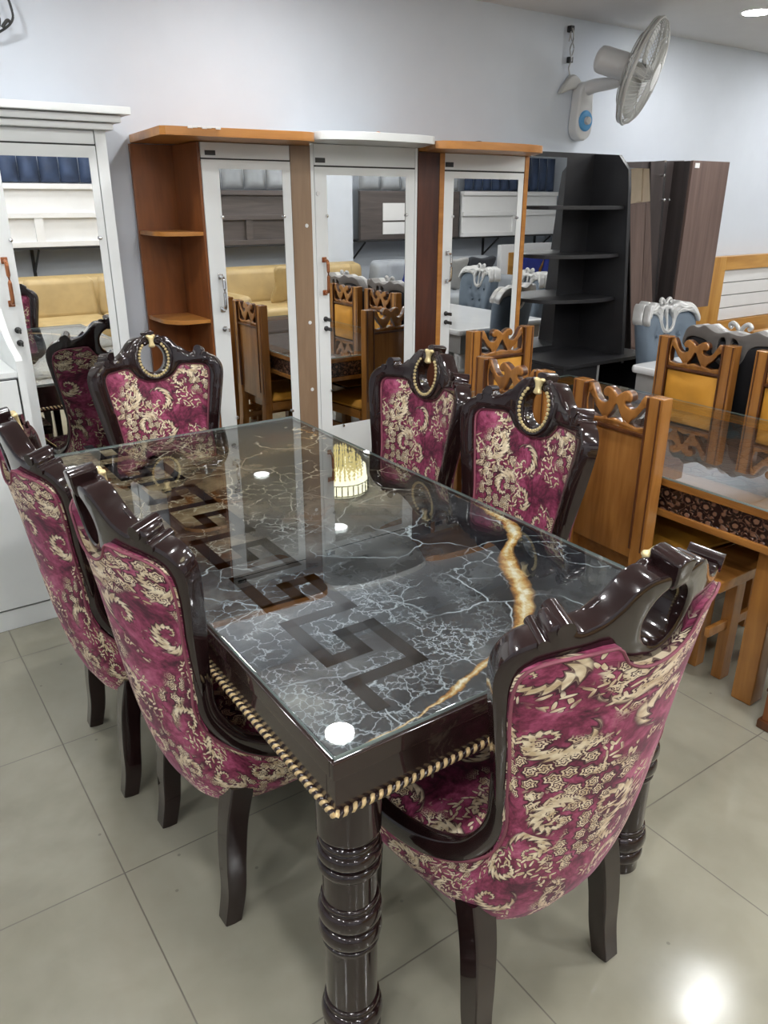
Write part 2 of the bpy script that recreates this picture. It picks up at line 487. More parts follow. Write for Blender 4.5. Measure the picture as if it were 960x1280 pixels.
        for (a, b) in cnt:
            if (b, a) not in cnt:
                us = [(vo[i].x+uvo[0], vo[i].y+uvo[1]) for i in (a, b)]
                s.face([fv[b], fv[a], bv[a], bv[b]], mat if matside is None else matside, [us[1], us[0], us[0], us[1]])
        return s
    def build(s, name, mats, parent=None, smooth=38, recalc=True):
        if recalc: bmesh.ops.recalc_face_normals(s.bm, faces=s.bm.faces[:])
        me = bpy.data.meshes.new(name); s.bm.to_mesh(me); s.bm.free()
        for k in (mats if isinstance(mats, (list, tuple)) else [mats]): me.materials.append(k)
        if smooth: shade(me, smooth)
        o = bpy.data.objects.new(name, me); C.objects.link(o)
        if parent: o.parent = parent
        if s.wn and smooth:        # large flat faces keep their own normal beside rounded edges
            w = o.modifiers.new('weighted_normal', 'WEIGHTED_NORMAL'); w.mode = 'FACE_AREA'; w.weight = 50; w.keep_sharp = True
        return o

def tag(o, label, cat, group=None, kind=None):
    o['label'] = label; o['category'] = cat
    if group: o['group'] = group
    if kind: o['kind'] = kind
    return o
def thing(name, label, cat, loc=(0,0,0), rz=0., group=None):
    o = bpy.data.objects.new(name, None); C.objects.link(o); o.empty_display_size = .1
    o.location = loc; o.rotation_euler = (0, 0, rz)
    return tag(o, label, cat, group)
def kids(o): return [c for c in bpy.data.objects if c.parent == o]
def dup(root, loc, rz, label, group=None):
    def cp(o, p):
        c = o.copy(); C.objects.link(c); c.parent = p
        for k in kids(o): cp(k, c)
        return c
    r = root.copy(); C.objects.link(r); r.location = loc; r.rotation_euler = (0, 0, rz); r['label'] = label
    if group: r['group'] = group
    for k in kids(root): cp(k, r)
    return r
def bx(name, mat, parent, *a, **k): return MB().box(*a, **k).build(name, mat, parent)
def circ(r, n, cx=0, cy=0, ry=None): return [(cx + r*math.cos(2*PI*i/n), cy + (ry or r)*math.sin(2*PI*i/n)) for i in range(n)]
def smooth_path(pts, n=6, closed=False):
    """Catmull-Rom through the given points (any dimension)."""
    P = [Vector(p) for p in pts]; N = len(P); out = []
    for i in range(N if closed else N-1):
        if closed: a, b, c, d = (P[(i+k) % N] for k in (-1, 0, 1, 2))
        else: b, c = P[i], P[i+1]; a = P[i-1] if i else b*2-c; d = P[i+2] if i+2 < N else c*2-b
        for k in range(n):
            t = k/n
            out.append(((b*2) + (c-a)*t + (a*2-b*5+c*4-d)*t*t + (b*3-a-c*3+d)*t**3)*.5)
    if not closed: out.append(P[-1])
    return out
def s2(pts, n=5, closed=False): return [(p[0], p[1]) for p in smooth_path(pts, n, closed)]
def structure(o): o['kind'] = 'structure'; return o
# ------------------------------------------------------------------ the room
YB, YF, XL, XR, ZC = .80, -4.95, -2.7, 8.8, 2.51
structure(bx('floor', M['floor'], None, XL-.1, XR+.1, YF-.1, YB+.1, -.08, 0, 0))
structure(bx('ceiling', M['ceiling'], None, XL-.1, XR+.1, YF-.1, YB+.1, ZC, ZC+.1, 0))
structure(bx('wall_back', M['wall'], None, XL-.1, XR+.1, YB, YB+.1, 0, ZC, 0))
structure(bx('wall_front', M['wall'], None, XL-.1, XR+.1, YF-.1, YF, 0, ZC, 0))
structure(bx('wall_left', M['wall'], None, XL-.1, XL, YF, YB, 0, ZC, 0))
structure(bx('wall_right', M['wall'], None, XR, XR+.1, YF, YB, 0, ZC, 0))
structure(bx('trim_pillar', M['wall'], None, 4.62, 5.08, YF, YF+.34, 0, ZC, 0))

lamp = thing('ceiling_light', 'round white LED downlight set flush in the ceiling near the top right corner', 'ceiling light', (4.17, .11, ZC), 0, 'round ceiling downlights')
MB().lathe([(.074, -.003), (.076, -.006), (.086, -.006), (.092, -.003), (.092, -.0005), (.074, -.0005)], 32).build('rim', M['led_trim'], lamp)
MB().lathe([(0, -.0075), (.073, -.0075), (.0735, -.005)], 32).build('diffuser', M['led'], lamp)
LIGHTS = [(1.39, .06), (2.81, -1.36), (2.89, -2.95), (1.39, -1.36), (1.39, -2.95), (0., .06), (0., -1.36), (-.1, -3.6), (4.2, -1.36), (4.2, -2.95),
          (5.6, .06), (5.6, -1.36), (5.6, -2.95), (-1.5, -1.36), (-1.5, -3.0), (1.39, -4.2), (4.2, -4.2), (1.39, -2.2), (0., -2.2), (-1.4, -2.2), (0., -4.3), (-1.4, -4.3), (1.39, -3.6), (4.2, -2.2), (2.81, -4.3), (5.6, -2.2), (5.6, -4.2), (7.0, -1.36), (7.0, -3.2), (7.0, .06)]  # several of these unseen lamps are added to brighten the cabinet fronts
for x, y in LIGHTS:
    dup(lamp, (x, y, ZC), 0, 'round white LED downlight in the ceiling, outside the frame; some show as reflections, others are added to brighten the cabinets')

# ------------------------------------------------------------------ marble dining table
DT = thing('dining_table', 'dark lacquered dining table with glossy black and gold marble top', 'dining table', (.6535, -1.0022, 0), -.008)
W2, L2 = .463, .931
MB().box(-W2+.006, W2-.006, -L2+.006, L2-.006, .7495, .7585, .002).build('glass_top', [M['glass'], M['glass_edge']], DT, 20)
g = [c for c in bpy.data.objects if c.name == 'glass_top'][0]
for p in g.data.polygons:
    if abs(p.normal.z) < .5: p.material_index = 1
mt = MB(); mt.box(-W2+.014, W2-.014, -L2+.014, L2-.014, .722, .7478, .002)
# Greek key border inlaid in the marble, along the left side
hw = .0155; segs = []
def kbox(u0, v0, u1, v1): segs.append((min(u0, u1)-hw, max(u0, u1)+hw, min(v0, v1)-hw, max(v0, v1)+hw))
a = .17
while a < 1.70:
    kbox(.29, a, .29, a+.16); kbox(.22, a+.16, .29, a+.16); kbox(.22, a+.085, .22, a+.16)
    kbox(.145, a+.085, .22, a+.085); kbox(.145, a+.085, .145, a+.25); kbox(.145, a, .29, a)
    a += .25
kbox(.145, .09, .145, .17)
for (u0, u1, v0, v1) in segs:
    mt.box(u0-.463, u1-.463, v0-.931, v1-.931, .7465, .7484, 0, 1)
mt.build('marble_slab', [M['marble'], M['key_inlay']], DT, 25)
fr = MB()
for (x0, x1, y0, y1) in ((-W2, W2, -L2, -L2+.012), (-W2, W2, L2-.012, L2), (-W2, -W2+.012, -L2+.012, L2-.012), (W2-.012, W2, -L2+.012, L2-.012)):
    fr.box(x0, x1, y0, y1, .715, .7485, .0025)
fr.box(-W2+.04, W2-.04, -L2+.04, L2-.04, .700, .722, 0)
fr.build('top_frame', M['table_lacquer'], DT)
ap = MB()
for (x0, x1, y0, y1) in ((-W2+.007, W2-.007, -L2+.007, -L2+.035), (-W2+.007, W2-.007, L2-.035, L2-.007), (-W2+.007, -W2+.035, -L2+.035, L2-.035), (W2-.035, W2-.007, -L2+.035, L2-.035)):
    ap.box(x0, x1, y0, y1, .628, .717, .002)
ap.build('apron', M['table_lacquer'], DT)
rp = MB(); per = []
q = W2-.003; l = L2-.003
corners = [(-q, -l), (q, -l), (q, l), (-q, l)]
for i in range(4):
    a = Vector((*corners[i], .645)); b = Vector((*corners[(i+1) % 4], .645)); d = b-a; Ln = d.length; d.normalize()
    sd = d.cross(Vector((0, 0, 1))); n = int(Ln/.0027)
    for k, mi in ((0, 0), (PI, 1)):
        pts = []
        for j in range(n+1):
            tt = j/n*Ln; ph = tt/.017*2*PI + k
            pts.append(a + d*tt + sd*(.0034*math.cos(ph)) + Vector((0, 0, .0034*math.sin(ph))))
        rp.tube(pts, .0046, 6, mat=mi)
rp.build('rope_trim', rope_mats(), DT, 60, recalc=False)
def torus(zc, h, r0, r1, n=7):       # half-round ring on a turned leg, from its top to its bottom
    return [(r0 + (r1-r0)*math.sin(PI*k/n), zc + h/2*math.cos(PI*k/n)) for k in range(n+1)]
RL = .0498
prof = [(.0, .66), (.058, .66), (.058, .548), (.050, .540)] + torus(.528, .014, .050, .0545) + [(.0515, .519)] + torus(.502, .028, .052, .0590) + [(.0515, .486)] + torus(.471, .022, .051, .0575) + [(RL, .457), (RL, .396)] + torus(.388, .012, RL, .0545) + [(.0515, .380)] + torus(.358, .038, .0515, .0600) + [(.0510, .336)] + torus(.314, .036, .0510, .0595) + [(.0515, .293)] + torus(.287, .010, .0510, .0545) + [(RL, .279), (RL, .134)] + torus(.127, .012, RL, .0545) + [(.0515, .119)] + torus(.093, .044, .0515, .0605) + [(.0505, .068)] + torus(.048, .030, .0505, .0570) + [(.050, .030), (.050, .0), (0, 0)]
for sx in (-1, 1):
    for sy in (-1, 1):
        MB().lathe(prof, 40, Matrix.Translation((sx*.398, sy*.866, 0))).build('leg', M['lacquer'], DT, 50)

# ------------------------------------------------------------------ damask dining chair (faces +Y, origin on the floor under the seat)
KC = 1.15
def yc(z): return -.225 - (z-.45)*.175
def S(u, z, w=0.):          # the bent back surface; w is forward
    sl = 2*KC*u; n = math.hypot(1, sl)
    return Vector((u - w*sl/n, yc(z) + KC*u*u + w/n, z + w*.16))
def SF(u, z, w=0.): return S(u, z, w*(1 if z > .8 else .66 + .34*max(0, (z-.64)/.16)))
half_out = [(.0, 1.058), (.018, 1.064), (.04, 1.068), (.062, 1.066), (.083, 1.052), (.1, 1.032), (.12, 1.014), (.142, 1.004), (.157, 1.002), (.164, 1.012), (.176, 1.022), (.19, 1.020), (.199, 1.010), (.2, .999), (.213, .992), (.232, .982), (.247, .962), (.253, .935), (.25, .90), (.241, .85), (.228, .78), (.215, .71), (.206, .655), (.2, .635)]
half_in = [(.172, .635), (.170, .655), (.176, .71), (.188, .78), (.2, .85), (.208, .90), (.210, .928), (.203, .945), (.188, .953), (.15, .956), (.12, .957), (.102, .953), (.090, .940), (.072, .920), (.048, .907), (.022, .901), (.0, .900)]
ho = s2(half_out, 3); hi = s2(half_in, 3)
frame_out = ho + hi[:-1] + [(-u, z) for u, z in hi[::-1]] + [(-u, z) for u, z in ho[::-1][:-1]]
oval = [(.049*math.sin(a), .990 + (.053 if math.cos(a) > 0 else .058)*math.cos(a)) for a in [2*PI*i/32 for i in range(32)]]
RAIL = smooth_path([(.214, yc(.82)+KC*.214**2, .82), (.199, yc(.74)+KC*.199**2, .74), (.190, yc(.66)+KC*.190**2, .66), (.188, -.215, .60), (.189, -.193, .545), (.196, -.145, .485), (.209, -.075, .446), (.222, .005, .430), (.228, .09, .427), (.231, .18, .426), (.226, .205, .424)], 5)
# top edge of the outer shell, from the back centre round to the front of the seat
def sy(u, z, o): return yc(z) + KC*u*u - o - .012
TOPC = smooth_path([(0, sy(0, .905, .030), .905), (.03, sy(.03, .908, .030), .908), (.06, sy(.06, .918, .030), .918), (.080, sy(.080, .932, .029), .932), (.094, sy(.094, .955, .028), .955), (.103, sy(.103, .966, .028), .966), (.115, sy(.115, .966, .028), .966), (.15, sy(.15, .963, .028), .963), (.205, sy(.205, .958, .027), .958), (.236, sy(.236, .940, .026), .940), (.243, sy(.243, .905, .025), .905), (.236, sy(.236, .84, .024), .84), (.221, sy(.221, .76, .022), .76), (.208, sy(.208, .68, .018), .68), (.204, -.244, .61), (.205, -.219, .54), (.211, -.160, .474), (.224, -.085, .431), (.235, .0, .413), (.240, .09, .408), (.241, .19, .407)], 5)
BOTC_ = smooth_path([(0, -.236, .300), (.05, -.234, .300), (.1, -.223, .300), (.145, -.199, .300), (.178, -.162, .301), (.198, -.112, .303), (.211, -.05, .307), (.218, .02, .312), (.221, .10, .317), (.222, .19, .322)], 10)
def resample(P, n, key=None):
    L = [0.]
    for a, b in zip(P, P[1:]): L.append(L[-1] + (b-a).length)
    out = []; j = 0
    for i in range(n):
        t = L[-1]*i/(n-1)
        while j < len(P)-2 and L[j+1] < t: j += 1
        k = (t-L[j])/max(1e-9, L[j+1]-L[j]); out.append(P[j].lerp(P[j+1], min(1, max(0, k))))
    return out
def shell_half():
    n = 56; T = resample(TOPC, n); B = []
    Bd = resample(BOTC_, 400)
    for i, p in enumerate(T):       # each column drops to a rim point behind it; columns stay in order
        f = i/(n-1); B.append(Bd[int(399*min(1, (f**1.35)))])
    cols = []
    for t, b in zip(T, B):
        col = []; H = t.z - b.z
        for k in range(15):
            f = k/14; e = f
            p = b.lerp(t, e)
            rim = math.exp(-((p.z-b.z)/.045))          # tuck under at the rim
            out = Vector((b.x*1.0, b.y*1.15 if b.y < 0 else 0, 0)); out = out.normalized() if out.length > 0 else Vector((0, -1, 0))
            p = p + out*(.016*math.sin(PI*min(1, f*1.1))*(1-f)*1.2 - .022*rim*(1 if k else 1))
            col.append(p)
        col.append(t + (Vector((0, .020, .002)) if t.z > .6 else Vector((-.012*(1 if t.x > 0 else 0), .004, .006))))
        cols.append(col)
    return cols
half = shell_half()
def make_chair():
    ch = thing('dining_chair', 'x', 'dining chair', (0, 0, 0), 0, 'magenta damask dining chairs around the marble table')
    # outer upholstered shell
    cols = [[Vector((-p.x, p.y, p.z)) for p in c] for c in half[:0:-1]] + half
    uv = []
    arc = 0.
    for i, c in enumerate(cols):
        if i: arc += (c[4]-cols[i-1][4]).length
        col = []; h = 0.
        for k, p in enumerate(c):
            if k: h += (p-c[k-1]).length
            col.append((arc, c[0].z + h))
        uv.append(col)
    sh = MB(); sh.grid(cols, uv)
    # close the shell underneath
    low = [c[0] for c in cols]
    inner = [Vector((p.x*.72, p.y*.72+.02, p.z+.004)) for p in low]
    sh.grid([low, inner], [[(p.x+3, p.y) for p in low], [(p.x+3, p.y) for p in inner]])
    shell = sh.build('outer_shell', M['damask'], ch, 70)
    pp = MB(); top = [c[-2] for c in cols]
    pp.tube(resample(top, 150), .0030, 6); pp.build('shell_piping', M['piping'], ch, 60)
    # underside lining
    ln = MB(); ln.plate([(p.x, p.y) for p in low[::4]], (), .0, -.008, .003, lambda u, v, w: Vector((u*.98, v*.98, .314+w)))
    ln.build('underside', M['black_void'], ch)
    # carved crest and stiles
    fb = MB(); fb.plate(frame_out, [oval], .026, -.026, .010, SF, .02, rndb=.0035)
    frame = fb.build('back_frame', M['lacquer'], ch, 42)
    bd = MB()                                              # raised oval moulding with gold beads
    ringp = [(.0700*math.sin(a), .986 + .076*-math.cos(a)) for a in [R(-150)+R(300)*i/40 for i in range(41)]]
    bd.tube([S(u, z, .022) for u, z in ringp], .0105, 8, scales=[.55+.45*math.sin(PI*i/40)**.4 for i in range(41)])
    for sx in (-1, 1):                                     # curling volutes either side of the finial
        bd.tube([S(sx*u, z, .018) for u, z in s2([(.046, 1.046), (.038, 1.060), (.026, 1.064), (.017, 1.056), (.020, 1.044), (.030, 1.042)], 4)], .009, 8)
        bd.tube([S(sx*u, z, .016) for u, z in s2([(.105, 1.02), (.13, 1.0), (.155, .993), (.178, .998), (.186, 1.008), (.178, 1.015), (.168, 1.010)], 4)], .008, 8)
    for sx in (-1, 1):
        for du, dz, rr in ((.177, 1.012, .0145), (.202, .990, .010)):
            bd.tube([S(sx*du, dz, -.029), S(sx*du, dz, .029)], rr, 14)
    bd.build('crest_moulding', M['lacquer'], frame, 60)
    be = MB()
    for i in range(27):
        a = R(-138)+R(276)*i/26; u, z = .0600*math.sin(a), .986 - .0670*math.cos(a)
        t = Vector((math.cos(a), math.sin(a))); c = S(u, z, .031)
        mx = Matrix.Translation(c) @ Matrix.Rotation(-a, 4, 'Y') @ Matrix.Rotation(R(90), 4, 'X')
        be.lathe([(0, -.003), (.0050, -.002), (.0056, 0), (.0050, .003), (.0026, .005), (0, .0054)], 8, mx)
    be.build('bead_trim', M['gold'], frame, 60)
    fi = MB(); fi.plate(s2([(-.014, 1.030), (-.009, 1.045), (-.013, 1.058), (-.020, 1.067), (-.014, 1.074), (0, 1.071), (.014, 1.074), (.020, 1.067), (.013, 1.058), (.009, 1.045), (.014, 1.030), (0, 1.025)], 3, True), (), .038, .022, .006, S)
    fi.build('finial', M['gold'], frame, 50)
    rb = MB(); rb.plate(s2([(-.014, 1.040), (-.017, 1.07), (-.019, 1.084), (0, 1.09), (.019, 1.084), (.017, 1.07), (.014, 1.040)], 3), (), .024, -.031, .004, S)
    rb.build('finial_block', M['lacquer'], frame, 50)
    # side rails sweeping from the stiles down along the seat
    for sx in (-1, 1):
        rl = MB(); pts = [Vector((p.x*sx, p.y, p.z)) for p in RAIL]; n = len(pts)
        def upv(i):
            a = pts[max(0, i-1)]; b = pts[min(n-1, i+1)]; t = (b-a).normalized()
            return Vector((sx, 0, 0))
        sec = [(.022*math.copysign(abs(math.cos(a))**.5, math.cos(a)), .019*math.copysign(abs(math.sin(a))**.5, math.sin(a))) for a in [2*PI*i/16 for i in range(16)]]
        rl.sweep(pts, sec, up=upv, scales=[.62+.38*min(1, max(0, (.80-p.z)/.10)) for p in pts])
        rl.build('side_rail', M['lacquer'], ch, 50)
    # front upholstery of the back
    ci = s2(half_in, 3); cu = ci[:-1] + [(-u, z) for u, z in ci[::-1]]
    cu = [(u*.985, z if z > .66 else z-.10) for u, z in cu]
    cb = MB(); cb.plate(cu, (), .012, -.012, .008, S, .022, puff=.014, uvo=(.31, 1.7))
    back = cb.build('back_cushion', M['damask'], ch, 60)
    pc = MB(); pc.tube([S(u, z, .013) for u, z in cu], .004, 6); pc.build('cushion_piping', M['piping'], back, 60)
    for u, z in ((0, .80), (-.09, .80), (.09, .80), (-.05, .72), (.05, .72)):
        MB().lathe([(.0, .004), (.006, .003), (.009, 0)], 10, Matrix.Translation(S(u, z, .024)) @ Matrix.Rotation(R(-90), 4, 'X')).build('button', M['damask'], back, 60)
    # seat
    so = s2([(0, .235), (.12, .232), (.19, .222), (.216, .19), (.214, .08), (.206, -.03), (.190, -.12), (.16, -.17), (.1, -.195), (0, -.20)], 3)
    so = so + [(-u, v) for u, v in so[::-1]][1:-1]
    se = MB(); se.plate(so, (), .440, .36, .022, None, .03, puff=.014, rndb=.005, uvo=(1.1, .2)); se.build('seat', M['damask'], ch, 60)
    sf = MB(); sf.plate([(u*.97, v*.97) for u, v in so], (), .405, .330, .008, None, .05); sf.build('seat_frame', M['lacquer'], ch)
    # four legs, the rear pair swept back
    for sx in (-1, 1):
        for front in (0, 1):
            lg = MB()
            if front: P = [(sx*.178,   .175, .37), (sx*.180, .178, .25), (sx*.182, .182, .0)]; k = [(1, 1), (.9, .9), (.66, .66)]
            else: P = [(sx*.172, -.150, .36), (sx*.178, -.172, .27), (sx*.184, -.184, .17), (sx*.187, -.190, .08), (sx*.188, -.205, .0)]; k = [1.05, 1.02, .96, .88, .76]
            P = smooth_path(P, 4); kk = [k[0] + (k[-1]-k[0])*i/(len(P)-1) if not front else 1-.34*i/(len(P)-1) for i in range(len(P))]
            sec = [(.024, .027), (.027, .024), (.027, -.024), (.024, -.027), (-.024, -.027), (-.027, -.024), (-.027, .024), (-.024, .027)]
            lg.sweep(P, sec, up=Vector((0, 1, 0)), scales=kk); lg.build('leg', M['lacquer'], ch, 35)
    return ch
chair = make_chair()
chair.location = (.617, -1.83, 0); chair.rotation_euler[2] = R(1.); chair['label'] = 'magenta damask chair in the foreground at the near end of the marble table, back turned'
G = 'magenta damask dining chairs around the marble table'
dup(chair, (.36, -1.276, 0), R(-88), 'magenta damask chair nearest the camera on the left side of the marble table')
dup(chair, (.312, -.742, 0), R(-91.5), 'farther of the two magenta damask chairs on the left side, beside the white cabinet')
dup(chair, (.672, -.085, 0), R(178), 'magenta damask chair facing forward at the far head of the marble table')
dup(chair, (1.068, -.652, 0), R(92.5), 'farther damask chair on right side of the marble table, before the middle mirror cabinet')
dup(chair, (1.048, -1.20, 0), R(92.5), 'nearer damask chair on the right side of the table, beside the plain teak chair back')
# ------------------------------------------------------------------ cabinets along the back wall
YD = .50                                    # plane of the mirror doors
def screws(parent, pts, y, name='mirror_clip'):
    for x, z in pts:
        MB().lathe([(0, .009), (.006, .008), (.008, .004), (.008, 0)], 10, Matrix.Translation((x, y, z)) @ Matrix.Rotation(R(90), 4, 'X')).build(name, M['chrome'], parent, 50)
def bar_handle(parent, x, z0, z1, y, mat, end=None):
    h = MB(); h.tube(smooth_path([(x, y, z0), (x, y-.030, z0+.006), (x, y-.036, z0+.03), (x, y-.036, z1-.03), (x, y-.030, z1-.006), (x, y, z1)], 4), .0075, 8)
    h.box(x-.012, x+.012, y-.006, y, z0-.012, z0+.012, .003); h.box(x-.012, x+.012, y-.006, y, z1-.012, z1+.012, .003)
    return h.build('handle', mat, parent)
def lock(parent, x, z, y, mat):
    l = MB(); l.lathe([(.012, 0), (.012, .006), (.007, .010), (.007, .018), (.0, .02)], 14, Matrix.Translation((x, y, z)) @ Matrix.Rotation(R(90), 4, 'X'))
    l.box(x-.003, x+.003, y-.05, y-.018, z-.008, z+.008, .001)
    return l.build('lock', mat, parent)
def framed_door(parent, x0, x1, z0, z1, mir, y, mat=None, mirror_name='mirror'):
    d = MB(); mx0, mx1, mz0, mz1 = mir
    d.plate([(x0, z0), (x1, z0), (x1, z1), (x0, z1)], [[(mx0, mz0), (mx1, mz0), (mx1, mz1), (mx0, mz1)]], .0, .018, 0, lambda u, v, w: Vector((u, y+w, v)))
    d.box(mx0-.03, mx1+.03, y+.008, y+.018, mz0-.03, mz1+.03, 0)
    door = d.build('door', mat or M['white'], parent, 30)
    MB().box(mx0-.003, mx1+.003, y+.0015, y+.0075, mz0-.003, mz1+.003, .0015, seg=1).build(mirror_name, M['mirror'], door, 20)
    return door

# white dressing cabinet at the left, with a stepped drawer unit in front
c1 = thing('dressing_cabinet', 'white dressing cabinet with stepped cornice, mirror door and projecting base at far left', 'cabinet', (-.05, .65, 0))
c1.location = (0, 0, 0)
b = MB(); b.box(-.75, .690, .521, .795, 0, 1.80, .002); b.box(.649, .690, YD, .53, 0, 1.80, .002); b.box(-.75, .215, YD+.001, .53, 0, 1.80, .002)
b.build('carcass', M['white'], c1)
cor = MB()
for k, (e, z0, z1) in enumerate(((.020, 1.800, 1.822), (.045, 1.824, 1.848), (.075, 1.850, 1.876))):
    cor.box(-.75-e, .690+e, YD-e-.02, .797, z0, z1, .003)
cor.build('cornice', M['white'], c1)
bx('header_panel', M['white'], c1, .222, .645, YD+.001, .522, 1.752, 1.798, .001)
bx('shadow_gap', M['black_line'], c1, .218, .649, YD+.004, .524, 1.744, 1.755, 0)
d = framed_door(c1, .222, .645, .10, 1.746, (.300, .617, .34, 1.705), YD)
bar_handle(d, .262, 1.195, 1.350, YD, M['copper']); lock(d, .268, 1.096, YD, M['dark_metal']); lock(d, .268, 1.048, YD, M['dark_metal'])
screws(d, [(.296, 1.42), (.621, 1.42)], YD)
dr = MB(); dr.box(-.75, .193, .235, .52, .085, .972, .002); dr.box(-.75, .193, .222, .52, .972, .992, .003); dr.box(-.75, .200, .228, .52, 0, .082, .002)
dr.build('base_unit', M['white'], c1)
prof = s2([(.52, 1.30), (.47, 1.205), (.45, 1.176), (.412, 1.135), (.374, 1.100), (.32, 1.072), (.272, 1.056), (.23, 1.043), (.215, 1.030)], 3) + [(.215, .0), (.52, .0)]
sp = MB(); sp.plate(prof, (), .0, .020, .0015, lambda u, v, w: Vector((.194+w, u, v))); sp.build('side_panel', M['white'], c1)
for i, (z0, z1) in enumerate(((.782, .964), (.092, .772))):
    for (x0, x1) in ((-.74, -.285), (-.275, .186)):
        f = bx('drawer' if i == 0 else 'door', M['white'], c1, x0, x1, .217, .236, z0, z1, .002)
        if i == 0: MB().lathe([(.011, 0), (.008, .008), (.012, .016), (.013, .022), (0, .026)], 14, Matrix.Translation(((x0+x1)/2, .217, (z0+z1)/2)) @ Matrix.Rotation(R(90), 4, 'X')).build('knob', M['chrome'], f)
bx('shadow_gap', M['black_line'], c1, -.745, .192, .226, .24, .088, .966, 0)
rp_ = MB(); rp_.plate([(-.72, 1.02), (.16, 1.02), (.16, 1.19), (.14, 1.24), (-.72, 1.24)], [[(-.70, 1.04), (.14, 1.04), (.14, 1.19), (.125, 1.22), (-.70, 1.22)]], 0, .006, 0, lambda u, v, w: Vector((u, YD-.005+w, v)))
rp_.build('panel_moulding', M['white'], c1)

# corner mirror cabinet with open wooden shelves
c2 = thing('mirror_cabinet', 'mirror cabinet with open reddish wooden corner shelves on its left side', 'cabinet')
b = MB(); b.box(1.062, 1.474, .522, .795, 0, 1.775, .002); b.build('carcass', M['white'], c2)
bay = MB(); bay.box(.868, 1.07, .776, .795, 0, 1.776, .001); bay.box(1.052, 1.063, YD+.004, .795, 0, 1.776, .001)
bay.build('bay_panels', M['bay_wood'], c2)
for z in (.34, .70, 1.075, 1.435):
    sh = MB(); sh.plate(s2([(.872, .776), (.874, .63)], 1) + ([(.880, .592), (.91, .535), (.95, .512)] if z < 1.3 else [(.874, .59), (.905, .535), (.96, .508)]) + [(1.052, YD+.006), (1.052, .776)], (), .009, -.009, .0015, lambda u, v, w, z=z: Vector((u, v, z+w-.009)))
    sh.build('shelf', M['amber'], c2)
sl = MB(); sl.plate([(.878, .795), (.822, .285), (.838, .268)] + s2([(1.39, .235), (1.44, .245), (1.468, .275), (1.478, .33)], 4) + [(1.495, .36), (1.575, .50), (1.575, .795)], (), .017, -.017, .002, lambda u, v, w: Vector((u, v, 1.795+w)))
slab = sl.build('top_slab', M['amber'], c2)
ch_ = MB()
for i in range(7):
    x = .93+.018*i; ch_.box(x-.010, x+.010, .259-(x-.84)*.055, .264-(x-.84)*.055, 1.8035+.002*(i % 3), 1.8125, .001)
ch_.build('chipped_edge', M['white_board'], slab)
fin = bx('side_strip', M['tan_board'], c2, 1.4745, 1.574, YD-.002, .53, 0, 1.777, .001)
screws(fin, [], .0)
for z in (1.45, 1.02, .70):
    MB().lathe([(0, .003), (.008, .003), (.009, 0)], 10, Matrix.Translation((1.545, YD-.002, z)) @ Matrix.Rotation(R(90), 4, 'X')).build('screw_cap', M['white_board'], fin)
bx('header_panel', M['white'], c2, 1.065, 1.472, YD, .523, 1.718, 1.776, .001)
bx('shadow_gap', M['black_line'], c2, 1.062, 1.474, YD+.003, .524, 1.706, 1.720, 0)
d = framed_door(c2, 1.064, 1.473, .09, 1.712, (1.139, 1.433, .55, 1.678), YD)
bar_handle(d, 1.110, 1.113, 1.251, YD, M['chrome']); lock(d, 1.113, 1.028, YD, M['chrome'])
screws(d, [(1.139, 1.49), (1.433, 1.49), (1.142, .62), (1.431, .61)], YD)
bx('maker_tag', M['dark_metal'], c2, 1.082, 1.128, YD-.003, YD, 1.728, 1.746, .0005)

# middle mirror cabinet: all white, with a bowed white top
c3 = thing('mirror_cabinet', 'all-white mirror cabinet with a bowed white top slab, in the middle of the row', 'cabinet')
b = MB(); b.box(1.575, 2.171, .522, .795, 0, 1.79, .002); b.build('carcass', M['white'], c3)
sl = MB(); sl.plate([(1.578, .795), (1.578, .50), (1.499, .36)] + s2([(1.503, .31), (1.52, .275), (1.60, .232), (1.72, .212), (1.88, .212), (2.00, .226), (2.06, .245)], 3) + [(2.085, .262), (2.178, .47), (2.178, .795)], (), .016, -.016, .002, lambda u, v, w: Vector((u, v, 1.806+w)))
sl.build('top_slab', M['white'], c3)
bx('left_stile', M['white'], c3, 1.575, 1.592, YD, .53, 0, 1.789, .001); bx('right_stile', M['white'], c3, 2.156, 2.171, YD, .53, 0, 1.789, .001)
bx('header_panel', M['white'], c3, 1.594, 2.154, YD, .523, 1.702, 1.788, .001)
bx('shadow_gap', M['black_line'], c3, 1.59, 2.157, YD+.003, .524, 1.690, 1.704, 0)
d = framed_door(c3, 1.594, 2.154, .09, 1.695, (1.657, 2.101, .497, 1.662), YD)
bar_handle(d, 1.632, 1.152, 1.300, YD, M['copper']); lock(d, 1.632, 1.030, YD, M['dark_metal']); lock(d, 1.634, .985, YD, M['dark_metal'])
screws(d, [(1.653, 1.49), (2.105, 1.49), (1.654, .68), (1.72, .49)], YD)
MB().lathe([(0, .003), (.010, .003), (.011, 0)], 12, Matrix.Translation((1.61, YD, 1.585)) @ Matrix.Rotation(R(90), 4, 'X')).build('screw_cap', M['white_board'], d)
bx('maker_tag', M['dark_metal'], c3, 1.600, 1.650, YD-.003, YD, 1.712, 1.732, .0005)
scrap = thing('cable_scrap', 'short orange and black cable scrap lying on top of the white middle cabinet', 'cable', (1.86, .50, 1.822))
t_ = MB(); t_.tube(smooth_path([(-.10, 0, .006), (-.05, -.03, .016), (0, .0, .010), (.04, -.02, .006)], 5), .004, 6); t_.build('black_strand', M['cable'], scrap)
t_ = MB(); t_.tube(smooth_path([(-.03, -.03, .006), (.02, -.05, .012), (.06, -.03, .022), (.09, -.04, .006)], 5), .004, 6); t_.build('orange_strand', M['orange'], scrap)

